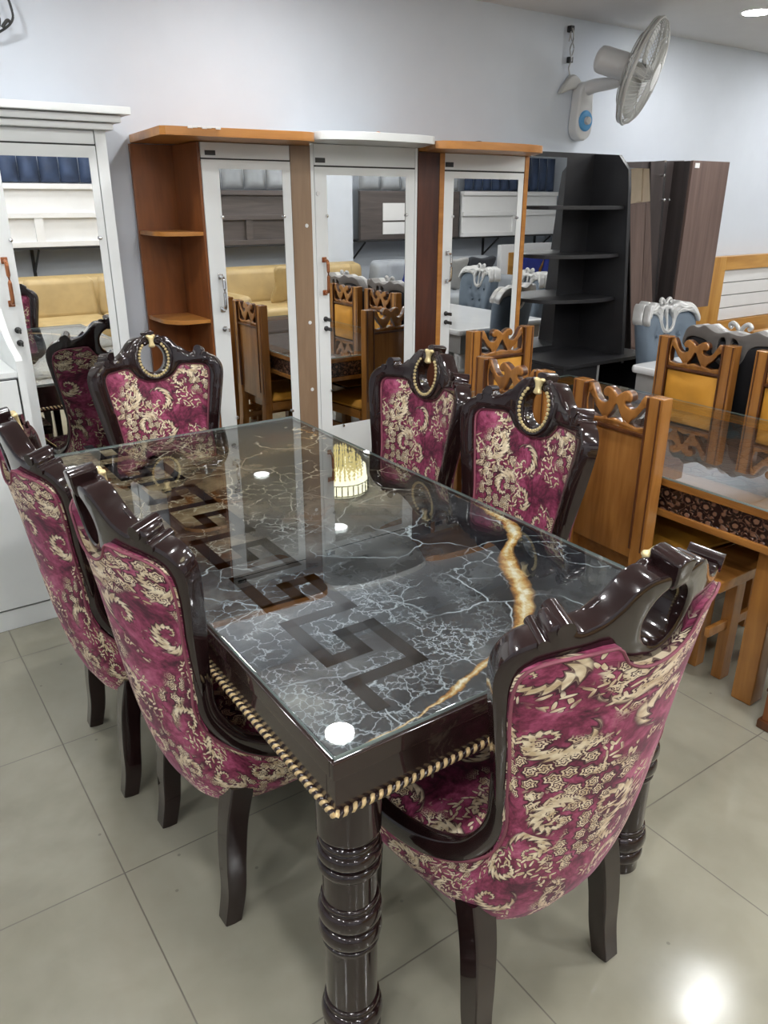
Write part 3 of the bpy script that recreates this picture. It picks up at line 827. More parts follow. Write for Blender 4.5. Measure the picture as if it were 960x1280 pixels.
# right mirror cabinet: mahogany sides with amber edges
c4 = thing('mirror_cabinet', 'mirror cabinet with mahogany side, amber edging and amber top slab, right of the row', 'cabinet')
YC = YD
b = MB(); b.box(2.175, 2.905, YC+.022, .795, 0, 1.772, .002); b.build('carcass', M['white'], c4)
bx('side_strip', M['mahogany'], c4, 2.174, 2.306, YC-.001, .53, 0, 1.772, .0)
bx('left_edge', M['amber'], c4, 2.306, 2.336, YC-.004, YC+.02, 0, 1.772, .001); bx('right_edge', M['amber'], c4, 2.884, 2.912, YC-.004, YC+.02, 0, 1.772, .001)
sl = MB(); sl.plate([(2.184, .795), (2.186, .468), (2.100, .275)] + s2([(2.125, .255), (2.22, .226), (2.38, .208), (2.53, .208), (2.66, .222), (2.75, .250)], 3) + [(2.775, .27), (2.93, .50), (2.93, .795)], (), .017, -.017, .002, lambda u, v, w: Vector((u, v, 1.791+w)))
sl.build('top_slab', M['amber'], c4)
bx('header_panel', M['white'], c4, 2.337, 2.883, YC, .523, 1.698, 1.772, .001)
bx('shadow_gap', M['black_line'], c4, 2.336, 2.884, YC+.003, .524, 1.686, 1.700, 0)
d = framed_door(c4, 2.338, 2.882, .09, 1.690, (2.400, 2.845, .40, 1.659), YC)
bar_handle(d, 2.369, 1.165, 1.305, YC, M['chrome']); lock(d, 2.371, 1.000, YC, M['dark_metal']); lock(d, 2.373, .955, YC, M['dark_metal'])
screws(d, [(2.398, 1.48), (2.847, 1.47)], YC)
bx('maker_tag', M['dark_metal'], c4, 2.342, 2.392, YC-.003, YC, 1.710, 1.732, .0005)
scr2 = thing('cable_scrap', 'tiny dark scrap lying on the amber top of the right mirror cabinet', 'cable', (2.47, .42, 1.809))
t_ = MB(); t_.tube(smooth_path([(-.04, 0, .006), (0, -.02, .012), (.04, .0, .006)], 5), .006, 6); t_.build('strand', M['dark_metal'], scr2)

# black open bookcase with a mirror strip
bk = thing('bookcase', 'black open bookcase with curved shelves and a mirror strip on its left', 'bookcase')
YK = .55
MB().box(2.935, 3.50, YK, YK+.02, .66, 1.805, .001).build('back_panel', M['black_laminate'], bk)
mi = MB(); mi.box(2.945, 3.250, YK-.006, YK-.001, .74, 1.778, .001, seg=1); mi.build('mirror', M['mirror'], bk, 20)
sd = MB(); sd.plate([(YK+.02, .66), (.20, .66), (.285, 1.62), (.300, 1.715), (.375, 1.792), (YK+.02, 1.806)], (), 0, .022, .001, lambda u, v, w: Vector((3.480+w, u, v)))
sd.build('side_panel', M['black_laminate'], bk)
for z in (1.530, 1.276, 1.035):
    sh = MB(); sh.plate([(3.479, YK), (3.479, .30)] + s2([(3.36, .275), (3.25, .285), (3.13, .32), (3.03, .37), (2.985, .42)], 3) + [(2.97, .50), (2.97, YK-.007)], (), .010, -.010, .0015, lambda u, v, w, z=z: Vector((u, v, z+w-.01)))
    sh.build('shelf', M['black_laminate'], bk)
bs = MB(); bs.box(2.935, 3.22, .15, .58, 0, .69, .002); bs.box(3.22, 3.66, .56, .58, 0, .69, 0); bs.box(3.655, 3.675, .19, .58, 0, .69, .001); bs.box(3.22, 3.66, .16, .58, .0, .05, .001)
bs.build('base', M['black_laminate'], bk)
bt_ = MB(); bt_.plate(s2([(2.935, .59), (2.935, .2), (2.945, .15), (2.98, .135)], 3) + [(3.58, .135), (3.64, .15), (3.68, .21), (3.68, .585), (3.5, .59)], (), .010, -.010, .002, lambda u, v, w: Vector((u, v, .701+w))); bt_.build('base_top', M['black_laminate'], bk)
bx('divider_edge', M['silver'], bk, 3.208, 3.222, .144, .15, .02, .690, .001)
bx('right_edge', M['silver'], bk, 3.660, 3.672, .184, .19, .02, .690, .001)

# walnut dressing unit with a tapering mirror
wu = thing('dressing_unit', 'walnut dressing unit with tapered mirror and hanging wall box, right of the bookcase', 'cabinet')
YW = .54
bp = MB(); bp.plate([(3.745, .30), (4.30, .30), (4.30, 1.790), (3.745, 1.768)], (), 0, .02, .001, lambda u, v, w: Vector((u, YW+w, v))); bp.build('back_panel', M['walnut_dark'], wu)
mr = MB(); mr.plate([(3.775, 1.737), (3.955, 1.736), (4.095, .954), (4.16, .60), (3.93, .60)], (), -.010, -.003, 0, lambda u, v, w: Vector((u, YW+w-(1.76-v)*.046, v))); mr.build('mirror', M['mirror'], wu, 20)
tr = MB(); tr.plate([(4.090, 1.785), (4.110, 1.785), (4.215, .60), (4.195, .60)], (), -.012, -.001, .001, lambda u, v, w: Vector((u, YW+w, v))); tr.build('silver_trim', M['chrome'], wu)
pn = MB(); pn.plate([(3.957, 1.775), (4.088, 1.784), (4.192, .60), (4.165, .60)], (), -.014, -.001, .001, lambda u, v, w: Vector((u, YW+w, v))); pn.build('slanted_panel', M['walnut_dark'], wu)
wb = MB(); wb.box(4.200, 4.585, .425, .795, .895, 1.782, .002); box_ = wb.build('wall_box', M['walnut_dark'], wu)
bx('box_door', M['walnut'], box_, 4.205, 4.587, .405, .424, .892, 1.784, .002)
bx('price_tag', M['white_board'], box_, 4.225, 4.270, .402, .405, 1.742, 1.770, .0003)
for z, x in ((1.70, 4.10), (1.56, 4.13), (1.56, 4.18)):
    MB().lathe([(.006, 0), (.006, .025), (.010, .030), (0, .034)], 10, Matrix.Translation((x-.03, YW-.012, z)) @ Matrix.Rotation(R(90), 4, 'X')).build('hook', M['chrome'], wu)
bx('lower_box', M['black_laminate'], wu, 4.20, 4.72, .45, .795, 0, .60, .002)
MB().box(4.302, 4.74, .66, .795, .60, .895, 0).build('lower_back', M['black_laminate'], wu)

# slatted headboard at the right
hb = thing('headboard', 'golden plank bed headboard with white horizontal slats against the right of the wall', 'bed headboard')
bx('post', M['plank_v'], hb, 4.88, 5.215, .715, .79, .0, 1.172, .003); bx('post', M['plank_v'], hb, 6.75, 6.95, .715, .79, 0, 1.172, .003)
ft = MB(); ft.box(5.216, 6.749, .715, .79, 1.075, 1.172, .003); ft.build('top_rail', M['plank'], hb)
ft = MB(); ft.box(5.216, 6.749, .715, .79, .40, .700, .003); ft.build('bottom_rail', M['plank'], hb)
bx('back_board', M['black_line'], hb, 5.20, 6.76, .765, .785, .69, 1.08, 0)
for k in range(4):
    z1 = 1.072 - k*.0935; bx('slat', M['white_board'], hb, 5.217, 6.748, .735, .764, z1-.0875, z1, .003)
br_ = thing('bed_rail', 'golden bed side rail and loose boards leaning before the slatted headboard', 'bed part', (5.55, .45, 0))
bx('rail', M['plank'], br_, -.30, .75, -.02, .02, .40, .66, .003); bx('end_post', M['plank_v'], br_, .05, .20, -.06, -.022, 0, .80, .004); bx('foot', M['plank_v'], br_, -.30, -.22, -.06, -.022, 0, .55, .004)

# ------------------------------------------------------------------ carved teak dining set on the right
def carved_rail(w, h, z0, y, t):
    """Pierced crest rail between the posts: outline in x-z, thickness t."""
    k = w/2
    half = [(k, h), (k*.84, h), (k*.76, h*.88), (k*.66, h*.70), (k*.54, h*.60), (k*.40, h*.585), (k*.28, h*.65), (k*.29, h*.74), (k*.40, h*.73), (k*.47, h*.82), (k*.43, h*.95), (k*.30, h*1.01), (k*.14, h*.95), (0, h*.84)]
    hf = [half[0], half[1]] + s2(half[1:], 3)[1:]
    out = [(-k, 0), (k, 0)] + hf + [(-u, v) for u, v in hf[::-1][1:]]
    tri = lambda u0, u1: s2([(u0*k, h*.20), (u1*k, h*.22), (u1*k, h*.74), ((u0*.55+u1*.45)*k, h*.42)], 2, True)
    hole = tri(.44, .92); holes = [hole, [(-u, v) for u, v in hole]]
    holes.append(s2([(-k*.26, h*.20), (0, h*.26), (k*.26, h*.20), (k*.12, h*.42), (0, h*.62), (-k*.12, h*.42)], 3, True))
    m_ = MB(); m_.plate(out, holes, t/2, -t/2, .006, lambda u, v, w_: Vector((u, y - w_, z0+v)), matside=1); return m_
def make_teak():
    c = thing('teak_chair', 'x', 'dining chair', (0, 0, 0), 0, 'carved teak dining chairs')
    W = .193; H = .985
    for sx in (-1, 1):
        p = MB(); x0, x1 = sorted((sx*W, sx*(W-.056)))
        p.box(x0, x1, -.225, -.178, .40, H, .004); pt = p.build('post', M['teak'], c)
        e = MB(); xe = sx*(W-.057); e.box(xe-.004, xe+.004, -.229, -.174, .46, H-.004, .002)
        xe = sx*(W-.012); e.box(xe-.0025, xe+.0025, -.2275, -.1755, .46, H-.004, .001); e.build('dark_bead', M['teak_dark'], pt)
        l = MB(); l.sweep([(sx*(W-.028), -.200, .42), (sx*(W-.028), -.205, .25), (sx*(W-.026), -.235, 0)], [(.026, .022), (-.026, .022), (-.026, -.022), (.026, -.022)], up=Vector((0, 1, 0)), scales=[1, 1, .85]); l.build('leg', M['teak'], c)
        l = MB(); l.box(sx*(W-.024)-.024, sx*(W-.024)+.024, .188, .236, 0, .41, .004); l.build('leg', M['teak'], c)
        s_ = MB(); s_.box(sx*(W-.03)-.010, sx*(W-.03)+.010, -.19, .20, .235, .27, .003); s_.build('stretcher', M['teak_h'], c)
    cr = carved_rail(2*(W-.060), .132, .850, -.200, .034).build('crest_rail', [M['teak'], M['teak_dark']], c, 45)
    ln = MB(); ln.box(-(W-.06), W-.06, -.2235, -.178, .845, .857, .002); ln.build('rail_bead', M['teak_dark'], cr)
    bx('back_panel', M['teak'], c, -(W-.058), W-.058, -.214, -.196, .42, .847, .002)
    cu = MB(); cu.plate([(-(W-.064), .47), (W-.064, .47), (W-.064, .838), (-(W-.064), .838)], (), .022, -.002, .012, lambda u, v, w: Vector((u, -.196+w, v)), .03, puff=.010)
    cu.build('back_cushion', M['amber_velvet'], c, 50)
    st = MB(); st.plate([(-.20, -.175), (.20, -.175), (.225, .235), (-.225, .235)], (), .440, .395, .018, None, .05, puff=.012); st.build('seat', M['amber_velvet'], c, 50)
    sf = MB(); sf.plate([(-.205, -.178), (.205, -.178), (.232, .246), (-.232, .246)], (), .410, .352, .004); sf.build('seat_frame', M['teak_h'], c)
    return c
tk = make_teak()
TG = 'carved teak dining chairs'
tk.location = (1.985, -1.15, 0); tk.rotation_euler[2] = R(-93); tk['label'] = 'carved teak chair with its plain wooden back turned, beside the nearest right damask chair'
dup(tk, (1.98, -.640, 0), R(-90), 'carved teak chair seen back-on just above the nearest right damask chair crest')
dup(tk, (2.325, -.165, 0), R(176), 'carved teak chair with amber velvet back at the far end of the teak table')
dup(tk, (2.615, -.725, 0), R(90), 'carved teak chair with amber velvet back across the glass table, before the black chair')
dup(tk, (2.615, -1.20, 0), R(90), 'carved teak chair partly cut off at the right edge, across the glass table')
TT = thing('teak_table', 'teak dining table with dark carved apron and a clear glass top', 'dining table', (2.29, -.90, 0)); TT.scale = (1, 1, .926)
tw, tl = .475, .86
MB().box(-tw, tw, -tl, tl, .771, .779, .002).build('glass_top', [M['glass_bright'], M['glass_edge']], TT, 20)
g = [c for c in bpy.data.objects if c.parent == TT][0]
for p in g.data.polygons:
    if abs(p.normal.z) < .5: p.material_index = 1
MB().box(-tw+.12, tw-.12, -tl+.14, tl-.14, .745, .766, .001).build('relief_panel', M['relief'], TT)
q = MB()
for (x0, x1, y0, y1) in ((-tw+.004, -tw+.12, -tl+.004, tl-.004), (tw-.12, tw-.004, -tl+.004, tl-.004), (-tw+.12, tw-.12, -tl+.004, -tl+.14), (-tw+.12, tw-.12, tl-.14, tl-.004)): q.box(x0, x1, y0, y1, .742, .7695, .004)
q.build('top_frame', M['teak_h'], TT)
q = MB(); a_ = MB()
for (x0, x1, y0, y1) in ((-tw+.02, -tw+.045, -tl+.02, tl-.02), (tw-.045, tw-.02, -tl+.02, tl-.02), (-tw+.045, tw-.045, -tl+.02, -tl+.045), (-tw+.045, tw-.045, tl-.045, tl-.02)):
    a_.box(x0, x1, y0, y1, .650, .742, .001); q.box(x0-.010, x1+.010, y0-.010, y1+.010, .625, .651, .005)
a_.build('carved_apron', M['carved'], TT); q.build('apron_moulding', M['teak_h'], TT)
for sx in (-1, 1):
    for sy in (-1, 1):
        x, y = sx*.335, sy*.765
        l = MB(); l.box(x-.036, x+.036, y-.036, y+.036, .0, .64, .006); l.build('leg', M['teak'], TT)
st = thing('stool', 'low teak stool under the edge of the teak table, behind the front damask chair', 'stool', (2.09, -1.485, 0))
bx('seat', M['teak_h'], st, -.25, .13, -.085, .072, .385, .425, .006)
for sx in (-.09, .10):
    for sy in (-.05, .05): bx('leg', M['teak'], st, sx-.026, sx+.026, sy-.02, sy+.02, 0, .385, .005)
bx('stretcher', M['teak_h'], st, -.22, .10, -.058, -.040, .20, .235, .003)
pt = thing('pedestal_table', 'reddish wooden pedestal with black base, cut off at the right edge of the frame', 'side table', (1.955, -1.89, 0))
bx('column', M['bay_wood'], pt, -.11, .11, -.11, .11, .03, .44, .004)
bx('base_band', M['teak_dark'], pt, -.120, .120, -.120, .120, 0, .032, .006); bx('middle_band', M['teak_dark'], pt, -.113, .113, -.113, .113, .135, .148, .003)
bx('tabletop', M['teak_h'], pt, -.16, .22, -.17, .13, .44, .47, .006)

# ------------------------------------------------------------------ white dining set with carved silver chairs
def make_velvet(name, cloth, crest, rear, label, tufts=True):
    c = thing(name, label, 'dining chair', (0, 0, 0), 0, None)
    Sx = lambda u, z, w=0.: Vector((u*(1-w*.8), -.20 - (z-.45)*.17 + .9*u*u + w, z))
    hf = s2([(0, .985), (.06, .99), (.13, 1.0), (.19, .995), (.235, .965), (.25, .92), (.245, .84), (.23, .72), (.215, .6), (.205, .42)], 3)
    out = hf + [(-u, z) for u, z in hf[::-1][:-1]]
    b = MB(); b.plate(out, (), .055, -.030, .03, Sx, .03, puff=.02 if tufts else 0); o = b.build('backrest', cloth, c, 60)
    if tufts:
        for u, z in ((-.11, .87), (0, .87), (.11, .87), (-.055, .78), (.055, .78), (-.11, .69), (0, .69), (.11, .69), (-.055, .60), (.055, .60)):
            MB().lathe([(.0, .005), (.008, .003), (.011, -.004)], 10, Matrix.Translation(Sx(u, z, .070)) @ Matrix.Rotation(R(-90), 4, 'X')).build('button', cloth, o)
        for v in o.data.vertices:         # dimple the front at every button, and draw soft pleats between
            p = v.co; w = p.y - (-.20 - (p.z-.45)*.17 + .9*p.x*p.x)
            if w > .02 and p.z < .93:
                dm = min(math.hypot(p.x-u, p.z-z) for u, z in ((-.11, .87), (0, .87), (.11, .87), (-.055, .78), (.055, .78), (-.11, .69), (0, .69), (.11, .69), (-.055, .60), (.055, .60)))
                v.co.y -= .030*math.exp(-(dm/.028)**2)
    co = s2([(0, 1.03), (.05, 1.02), (.085, 1.03), (.12, 1.045), (.155, 1.03), (.19, 1.035), (.225, 1.015), (.243, .985), (.254, .955), (.246, .932), (.237, .95), (.225, .970), (.19, .985), (.15, .985), (.11, .978), (.085, .955), (.07, .915), (.045, .885), (.0, .872)], 3)
    cr = co + [(-u, z) for u, z in co[::-1][1:-1]]
    holes = [s2([(.012, .90), (.036, .912), (.05, .945), (.045, .985), (.028, 1.003), (.012, .99)], 3, True)]
    holes.append([(-u, z) for u, z in holes[0]])
    k = MB(); k.plate(cr, holes, .075, .030, .008, Sx, .03)
    for sx in (-1, 1):
        k.tube([Sx(sx*u, z, .072) for u, z in s2([(.0, .885), (.04, .90), (.062, .945), (.055, .995), (.075, 1.015), (.11, 1.02), (.15, 1.005), (.19, 1.01), (.232, .975)], 4)], .0085, 8)
        k.tube([Sx(sx*u, z, .074) for u, z in s2([(.09, .985), (.13, 1.0), (.17, .995), (.2, 1.0)], 4)], .007, 8)
        k.tube([Sx(sx*u, z, .06) for u, z in s2([(.005, 1.03), (.02, 1.05), (.04, 1.058), (.052, 1.046), (.04, 1.035)], 4)], .010, 8)
    ks = k.build('crest', crest, c, 50)
    k = MB(); k.plate(cr, holes, .030, .012 - .045, .004, Sx, .03); k.build('crest_back', rear, ks, 50)
    so = s2([(0, .25), (.16, .245), (.225, .22), (.23, .1), (.22, -.06), (.19, -.16), (0, -.19)], 3); so = so + [(-u, v) for u, v in so[::-1][1:-1]]
    s_ = MB(); s_.plate(so, (), .475, .40, .025, None, .05, puff=.015); s_.build('seat', cloth, c, 60)
    s_ = MB(); s_.plate([(u*1.02, v*1.01) for u, v in so], (), .415, .345, .006, None, .08); s_.build('seat_frame', crest, c)
    for sx in (-1, 1):
        for y0, y1 in ((.20, .215), (-.15, -.20)):
            l = MB(); l.sweep(smooth_path([(sx*.19, y0, .36), (sx*.195, (y0+y1)/2, .2), (sx*.2, y1, 0)], 4), [(.024, .024), (-.024, .024), (-.024, -.024), (.024, -.024)], up=Vector((0, 1, 0)), scales=[1-.4*i/8 for i in range(9)]); l.build('leg', crest, c)
    return c
wt = thing('white_dining_table', 'white gloss dining table with deep pale apron, behind the teak chairs', 'dining table', (3.50, -.98, 0))
t_ = MB(); rr = [(.44, .80), (-.44, .80)]; 
ro = []
for cx, cy, a0 in ((.40, .76, 0), (-.40, .76, 90), (-.40, -.76, 180), (.40, -.76, 270)):
    ro += [(cx+.04*math.cos(R(a0+18*i)), cy+.04*math.sin(R(a0+18*i))) for i in range(6)]
t_.plate(ro, (), .762, .722, .014); t_.build('tabletop', M['white_gloss'], wt)
t_ = MB(); t_.box(-.41, .41, -.77, .77, .60, .722, .004); t_.build('apron', M['silver'], wt)
for sx in (-1, 1):
    for sy in (-1, 1): MB().lathe([(0, .61), (.045, .61), (.045, .5), (.052, .48), (.045, .46), (.05, .3), (.035, .1), (.045, .05), (.03, 0), (0, 0)], 20, Matrix.Translation((sx*.36, sy*.72, 0))).build('leg', M['white_gloss'], wt)
vb = make_velvet('velvet_chair', M['blue_grey'], M['silver'], M['silver'], 'blue-grey tufted velvet chair with carved silver crest, in front of the walnut unit')
vb.location = (3.45, -.30, 0); vb.rotation_euler[2] = R(176); vb.scale = (.86, 1, 1); vb['group'] = 'carved silver crested dining chairs'
dup(vb, (4.02, -.70, 0), R(92), 'blue-grey tufted chair outside the frame, seen only in the right cabinet mirror')
dup(vb, (4.02, -1.35, 0), R(92), 'second blue-grey tufted chair outside the frame, nearer the camera, seen only in mirrors')
vk = make_velvet('velvet_chair', M['black_velvet'], M['silver'], M['crest_grey'], 'black velvet chair seen from behind with carved grey crest, beyond the glass table', False)
vk.location = (3.19, -.82, 0); vk.rotation_euler[2] = R(-88); vk['group'] = 'carved silver crested dining chairs'
dup(vk, (3.19, -1.42, 0), R(-90), 'black velvet chair outside the right edge of the frame, beside the white table')

# ------------------------------------------------------------------ wall fan and cables
fan = thing('wall_fan', 'white oscillating wall fan with a blue dial, mounted high on the wall', 'fan', (3.57, .80, 2.02))
b = MB(); b.plate(s2([(-.045, -.115), (.0, -.135), (.045, -.115), (.068, -.06), (.060, .05), (.050, .15), (.0, .175), (-.050, .15), (-.060, .05), (-.068, -.06)], 4, True), (), .075, 0, .015, lambda u, v, w: Vector((u, -w, v))); base = b.build('bracket', M['plastic_white'], fan, 50)
MB().lathe([(0, .012), (.050, .010), (.056, .004), (.056, 0)], 28, Matrix.Translation((0, -.074, -.030)) @ Matrix.Rotation(R(90), 4, 'X')).build('dial_ring', M['blue'], base)
MB().lathe([(0, .022), (.020, .019), (.022, .008), (.022, 0)], 20, Matrix.Translation((0, -.084, -.030)) @ Matrix.Rotation(R(90), 4, 'X')).build('dial', M['plastic_white'], base)
arm = MB(); arm.tube(smooth_path([(0, -.03, .13), (.02, -.10, .15), (.04, -.20, .155), (.05, -.27, .16)], 4), .038, 12, scales=[1.1-.35*i/12 for i in range(13)]); arm.build('arm', M['plastic_white'], fan, 60)
nrm = Vector((.453, -.826, -.317)).normalized()
hub = Vector((.04, -.42, .185)); 
rot = nrm.to_track_quat('Z', 'Y').to_matrix().to_4x4(); FM = Matrix.Translation(hub) @ rot
neck = MB(); neck.tube([(.05, -.265, .15), (.04, -.27, .19), hub - nrm*.15], .022, 12); neck.build('tilt_joint', M['plastic_white'], fan, 60)
mo = MB(); mo.lathe([(0, -.27), (.05, -.268), (.066, -.255), (.070, -.235), (.070, -.12), (.066, -.085), (0, -.08)], 28, FM); mo.build('motor_housing', M['plastic_white'], fan, 40)
cg = MB(); RC = .262
def ring(r, z, t): cg.tube([FM @ Vector((r*math.cos(2*PI*i/48), r*math.sin(2*PI*i/48), z)) for i in range(48)], t, 6, closed=True, up=nrm)
ring(RC, .0, .009); ring(RC*.99, -.022, .005); ring(RC*.70, .052, .003); ring(RC*.70, -.062, .003); ring(.07, .072, .004); ring(.075, -.082, .004)
for i in range(72):
    a = 2*PI*i/72; c_, s_ = math.cos(a), math.sin(a)
    for side in (1, -1):
        tw_ = .35*side
        P = [(RC, 0, 0), (RC*.97, .022*side, .03*tw_), (RC*.85, .043*side, .12*tw_), (RC*.6, .062*side, .3*tw_), (.072, (.073 if side > 0 else .080)*side, .5*tw_)]
        cg.tube([FM @ Vector((r*math.cos(a+t), r*math.sin(a+t), z)) for r, z, t in P], .0016, 4)
cg.build('cage', M['plastic_grey'], fan, 60)
MB().lathe([(0, .082), (.04, .080), (.062, .074), (.066, .068), (0, .066)], 24, FM).build('cage_badge', M['plastic_white'], fan)
for i in range(3):
    bl = MB(); a0 = 2*PI*i/3; rows = []
    for r in (.04, .09, .15, .20, .235):
        rows.append([FM @ Vector((r*math.cos(a0+t*(.35+.5*min(1, r/.15))), r*math.sin(a0+t*(.35+.5*min(1, r/.15))), .018*t)) for t in (-1, -.5, 0, .5, 1)])
    bl.grid(rows); ob = bl.build('blade', M['plastic_grey'], fan, 60)
    md = ob.modifiers.new('thickness', 'SOLIDIFY'); md.thickness = .003
MB().lathe([(0, -.05), (.042, -.05), (.042, .03), (.03, .045), (0, .047)], 20, FM).build('blade_hub', M['plastic_white'], fan)
fs = thing('fan_cable_fitting', 'pale cable fitting with loose wire on the wall left of the fan', 'wall fitting', (3.46, .80, 2.20))
b = MB(); b.plate(s2([(-.075, -.075), (.01, -.05), (.085, -.04), (.085, .0), (.02, .03), (-.04, -.02)], 4, True), (), .035, 0, .010, lambda u, v, w: Vector((u+.01, -w, v))); b.build('cover', M['plastic_grey'], fs, 50)
w_ = MB(); w_.tube(smooth_path([(.01, -.02, .02), (-.005, -.02, .06), (.0, -.03, .10), (-.012, -.025, .15), (.004, -.03, .20), (-.008, -.03, .25), (-.004, 0, .262)], 5), .0042, 6)
w_.tube(smooth_path([(.0, -.025, .10), (.012, -.03, .16), (-.006, -.02, .21), (-.02, -.03, .235), (-.015, -.015, .19)], 5), .0035, 6); w_.build('loose_wire', M['silver'], fs, 60)
bx('connector', M['dark_metal'], fs, -.012, .014, -.032, -.004, .085, .115, .003); bx('connector', M['dark_metal'], fs, -.022, .008, -.03, 0, .235, .268, .004)
cl = MB(); cl.tube(smooth_path([(-.16, 0, .11), (-.08, -.05, .125), (.0, -.07, .08), (.028, -.07, .0), (.02, -.06, -.04), (-.03, -.04, -.075), (-.10, -.02, -.10)], 6), .0045, 6)
cl.tube(smooth_path([(-.16, 0, .09), (-.06, -.05, .09), (-.022, -.06, .02), (-.02, -.06, -.05), (-.05, -.03, -.085)], 6), .004, 6)
cl.tube(smooth_path([(.02, -.06, -.04), (.008, -.065, -.034), (-.01, -.05, -.055)], 6), .006, 6)
o = cl.build('cable_loop', M['cable'], None, 60); o.location = (.445, .795, 2.20); tag(o, 'loop of black cable hanging from the wall at the top left corner', 'cable')

# ------------------------------------------------------------------ the other side of the showroom, seen in the mirrors
def channel_board(name, mat, x0, x1, z0, z1, n, label, y=YF+.30):
    t = thing(name, label, 'headboard', ((x0+x1)/2, y, z0)); w = (x1-x0)/n
    for i in range(n):
        c = MB(); c.plate([(-(x1-x0)/2+i*w+.003, 0), (-(x1-x0)/2+(i+1)*w-.003, 0), (-(x1-x0)/2+(i+1)*w-.003, z1-z0), (-(x1-x0)/2+i*w+.003, z1-z0)], (), .07, 0, .035, lambda u, v, w_: Vector((u, w_, v)), .05); c.build('channel', mat, t, 60)
    return t
def panel_board(mat, x0, x1, z0, z1, label, lines=True, y=YF+.28):
    t = thing('display_board', label, 'display board', ((x0+x1)/2, y, z0)); h = z1-z0; w = (x1-x0)/2
    bx('board', mat, t, -w, w, 0, .05, 0, h, .004)
    if lines:
        for zz in (0, h*.46, h-.05): bx('cross_rail', mat, t, -w, w, .051, .085, zz, zz+.05, .003)
        bx('strut', mat, t, -.03, .05, .051, .08, .05, h*.46, .003)
    return t
def shelf(x0, x1, z, label):
    t = thing('wall_rack', label, 'wall rack', ((x0+x1)/2, YF+.001, z)); w = (x1-x0)/2
    bx('shelf_bar', M['dark_metal'], t, -w, w, .0, .36, -.02, 0, .002)
    for k in range(max(2, int(w*2/1.1)+1)):
        x = -w+.12+k*(2*w-.24)/max(1, int(w*2/1.1)); b = MB(); b.box(x-.015, x+.015, 0, .02, -.30, -.02, .002); b.tube([(x, .01, -.26), (x, .32, -.03)], .012, 6); b.build('bracket', M['dark_metal'], t)
    return t
shelf(.2, 2.75, 1.13, 'metal wall rack holding white bed panels, seen in the left cabinet mirror')
panel_board(M['white_board'], .3, 2.7, 1.132, 1.70, 'white bed panel with cross rails on the rack, in the left cabinet mirror')
channel_board('channel_headboard', M['navy'], .3, 2.7, 1.712, 2.14, 13, 'navy channel-tufted headboard above white panels, seen in the left mirror', YF+.26)
shelf(2.85, 4.55, 1.09, 'metal wall rack holding brown bed panels, seen in the mirror beside the shelves')
panel_board(M['walnut_grey'], 2.9, 4.5, 1.092, 1.655, 'brown wooden bed panel with cross rails, seen in the corner cabinet mirror')
channel_board('channel_headboard', M['grey_cloth'], 2.9, 4.5, 1.665, 2.05, 6, 'grey channel-tufted headboard seen in the corner cabinet mirror', YF+.26)
shelf(5.15, 8.7, 1.10, 'long metal wall rack holding framed beds, seen in the middle and right mirrors')
pb = panel_board(M['walnut_grey'], 5.2, 6.75, 1.102, 1.66, 'walnut bed headboard with white window panes, seen in the middle cabinet mirror', False)
for i in range(3):
    for z0, z1 in ((.06, .20), (.22, .42)): bx('white_pane', M['white_board'], pb, -.45+i*.36, -.12+i*.36, .051, .062, z0, z1, .002)
channel_board('channel_headboard', M['grey_cloth'], 5.2, 6.75, 1.67, 2.02, 5, 'grey tufted headboard above the walnut headboard, seen in middle mirror', YF+.26)
panel_board(M['white_board'], 6.8, 8.65, 1.102, 1.665, 'white bed panels on the rack, seen in the right cabinet mirror')
channel_board('channel_headboard', M['navy'], 6.85, 8.6, 1.675, 2.10, 11, 'navy channel-tufted headboard above white panels, seen in the right mirror', YF+.26)
def sofa(x, y, w, rz, mat, label, cushions):
    t = thing('sofa', label, 'sofa', (x, y, 0), rz)
    b = MB(); b.plate(s2([(-.47, .12), (.40, .12), (.45, .2), (.44, .40), (-.2, .42), (-.26, .80), (-.36, .86), (-.46, .80)], 4, True), (), w/2, -w/2, .05, lambda u, v, q: Vector((q, u, v)), .2); b.build('frame', mat, t, 60)
    n = max(2, int(w/.7))
    for i in range(n):
        x0 = -w/2+.13+i*(w-.26)/n; x1 = x0+(w-.26)/n-.01
        b = MB(); b.box(x0, x1, -.22, .46, .37, .52, .05, seg=4); b.build('seat_cushion', mat, t, 60)
        b = MB(); b.box(x0, x1, -.36, -.12, .50, .90, .07, seg=4, mx=Matrix.Rotation(R(8), 4, 'X')); b.build('back_cushion', mat, t, 60)
    for sx in (-1, 1):
        b = MB(); b.box(sx*(w/2-.07)-.08, sx*(w/2-.07)+.08, -.40, .46, .10, .66, .06, seg=4); b.build('arm', mat, t, 60)
    for sx in (-1, 1):
        for y_ in (-.35, .35): MB().lathe([(0, .13), (.03, .13), (.02, 0), (0, 0)], 12, Matrix.Translation((sx*(w/2-.15), y_, 0))).build('foot', M['dark_metal'], t)
    for i, (cx, cm, lab) in enumerate(cushions):
        cu = MB(); cu.plate(s2([(-.21, -.2), (0, -.185), (.21, -.2), (.195, 0), (.21, .2), (0, .185), (-.21, .2), (-.195, 0)], 4, True), (), .02, -.02, .02, None, .05, puff=.06)
        o = cu.build('throw_cushion', cm, None, 60); a = Matrix.Translation((x, y, 0)) @ Matrix.Rotation(rz, 4, 'Z') @ Matrix.Translation((cx, .10, .71)) @ Matrix.Rotation(R(70), 4, 'X')
        o.matrix_world = a; tag(o, lab, 'cushion')
sofa(1.55, -4.05, 2.3, 0, M['yellow_leather'], 'pale yellow leather sofa seen in the far left mirror', [])
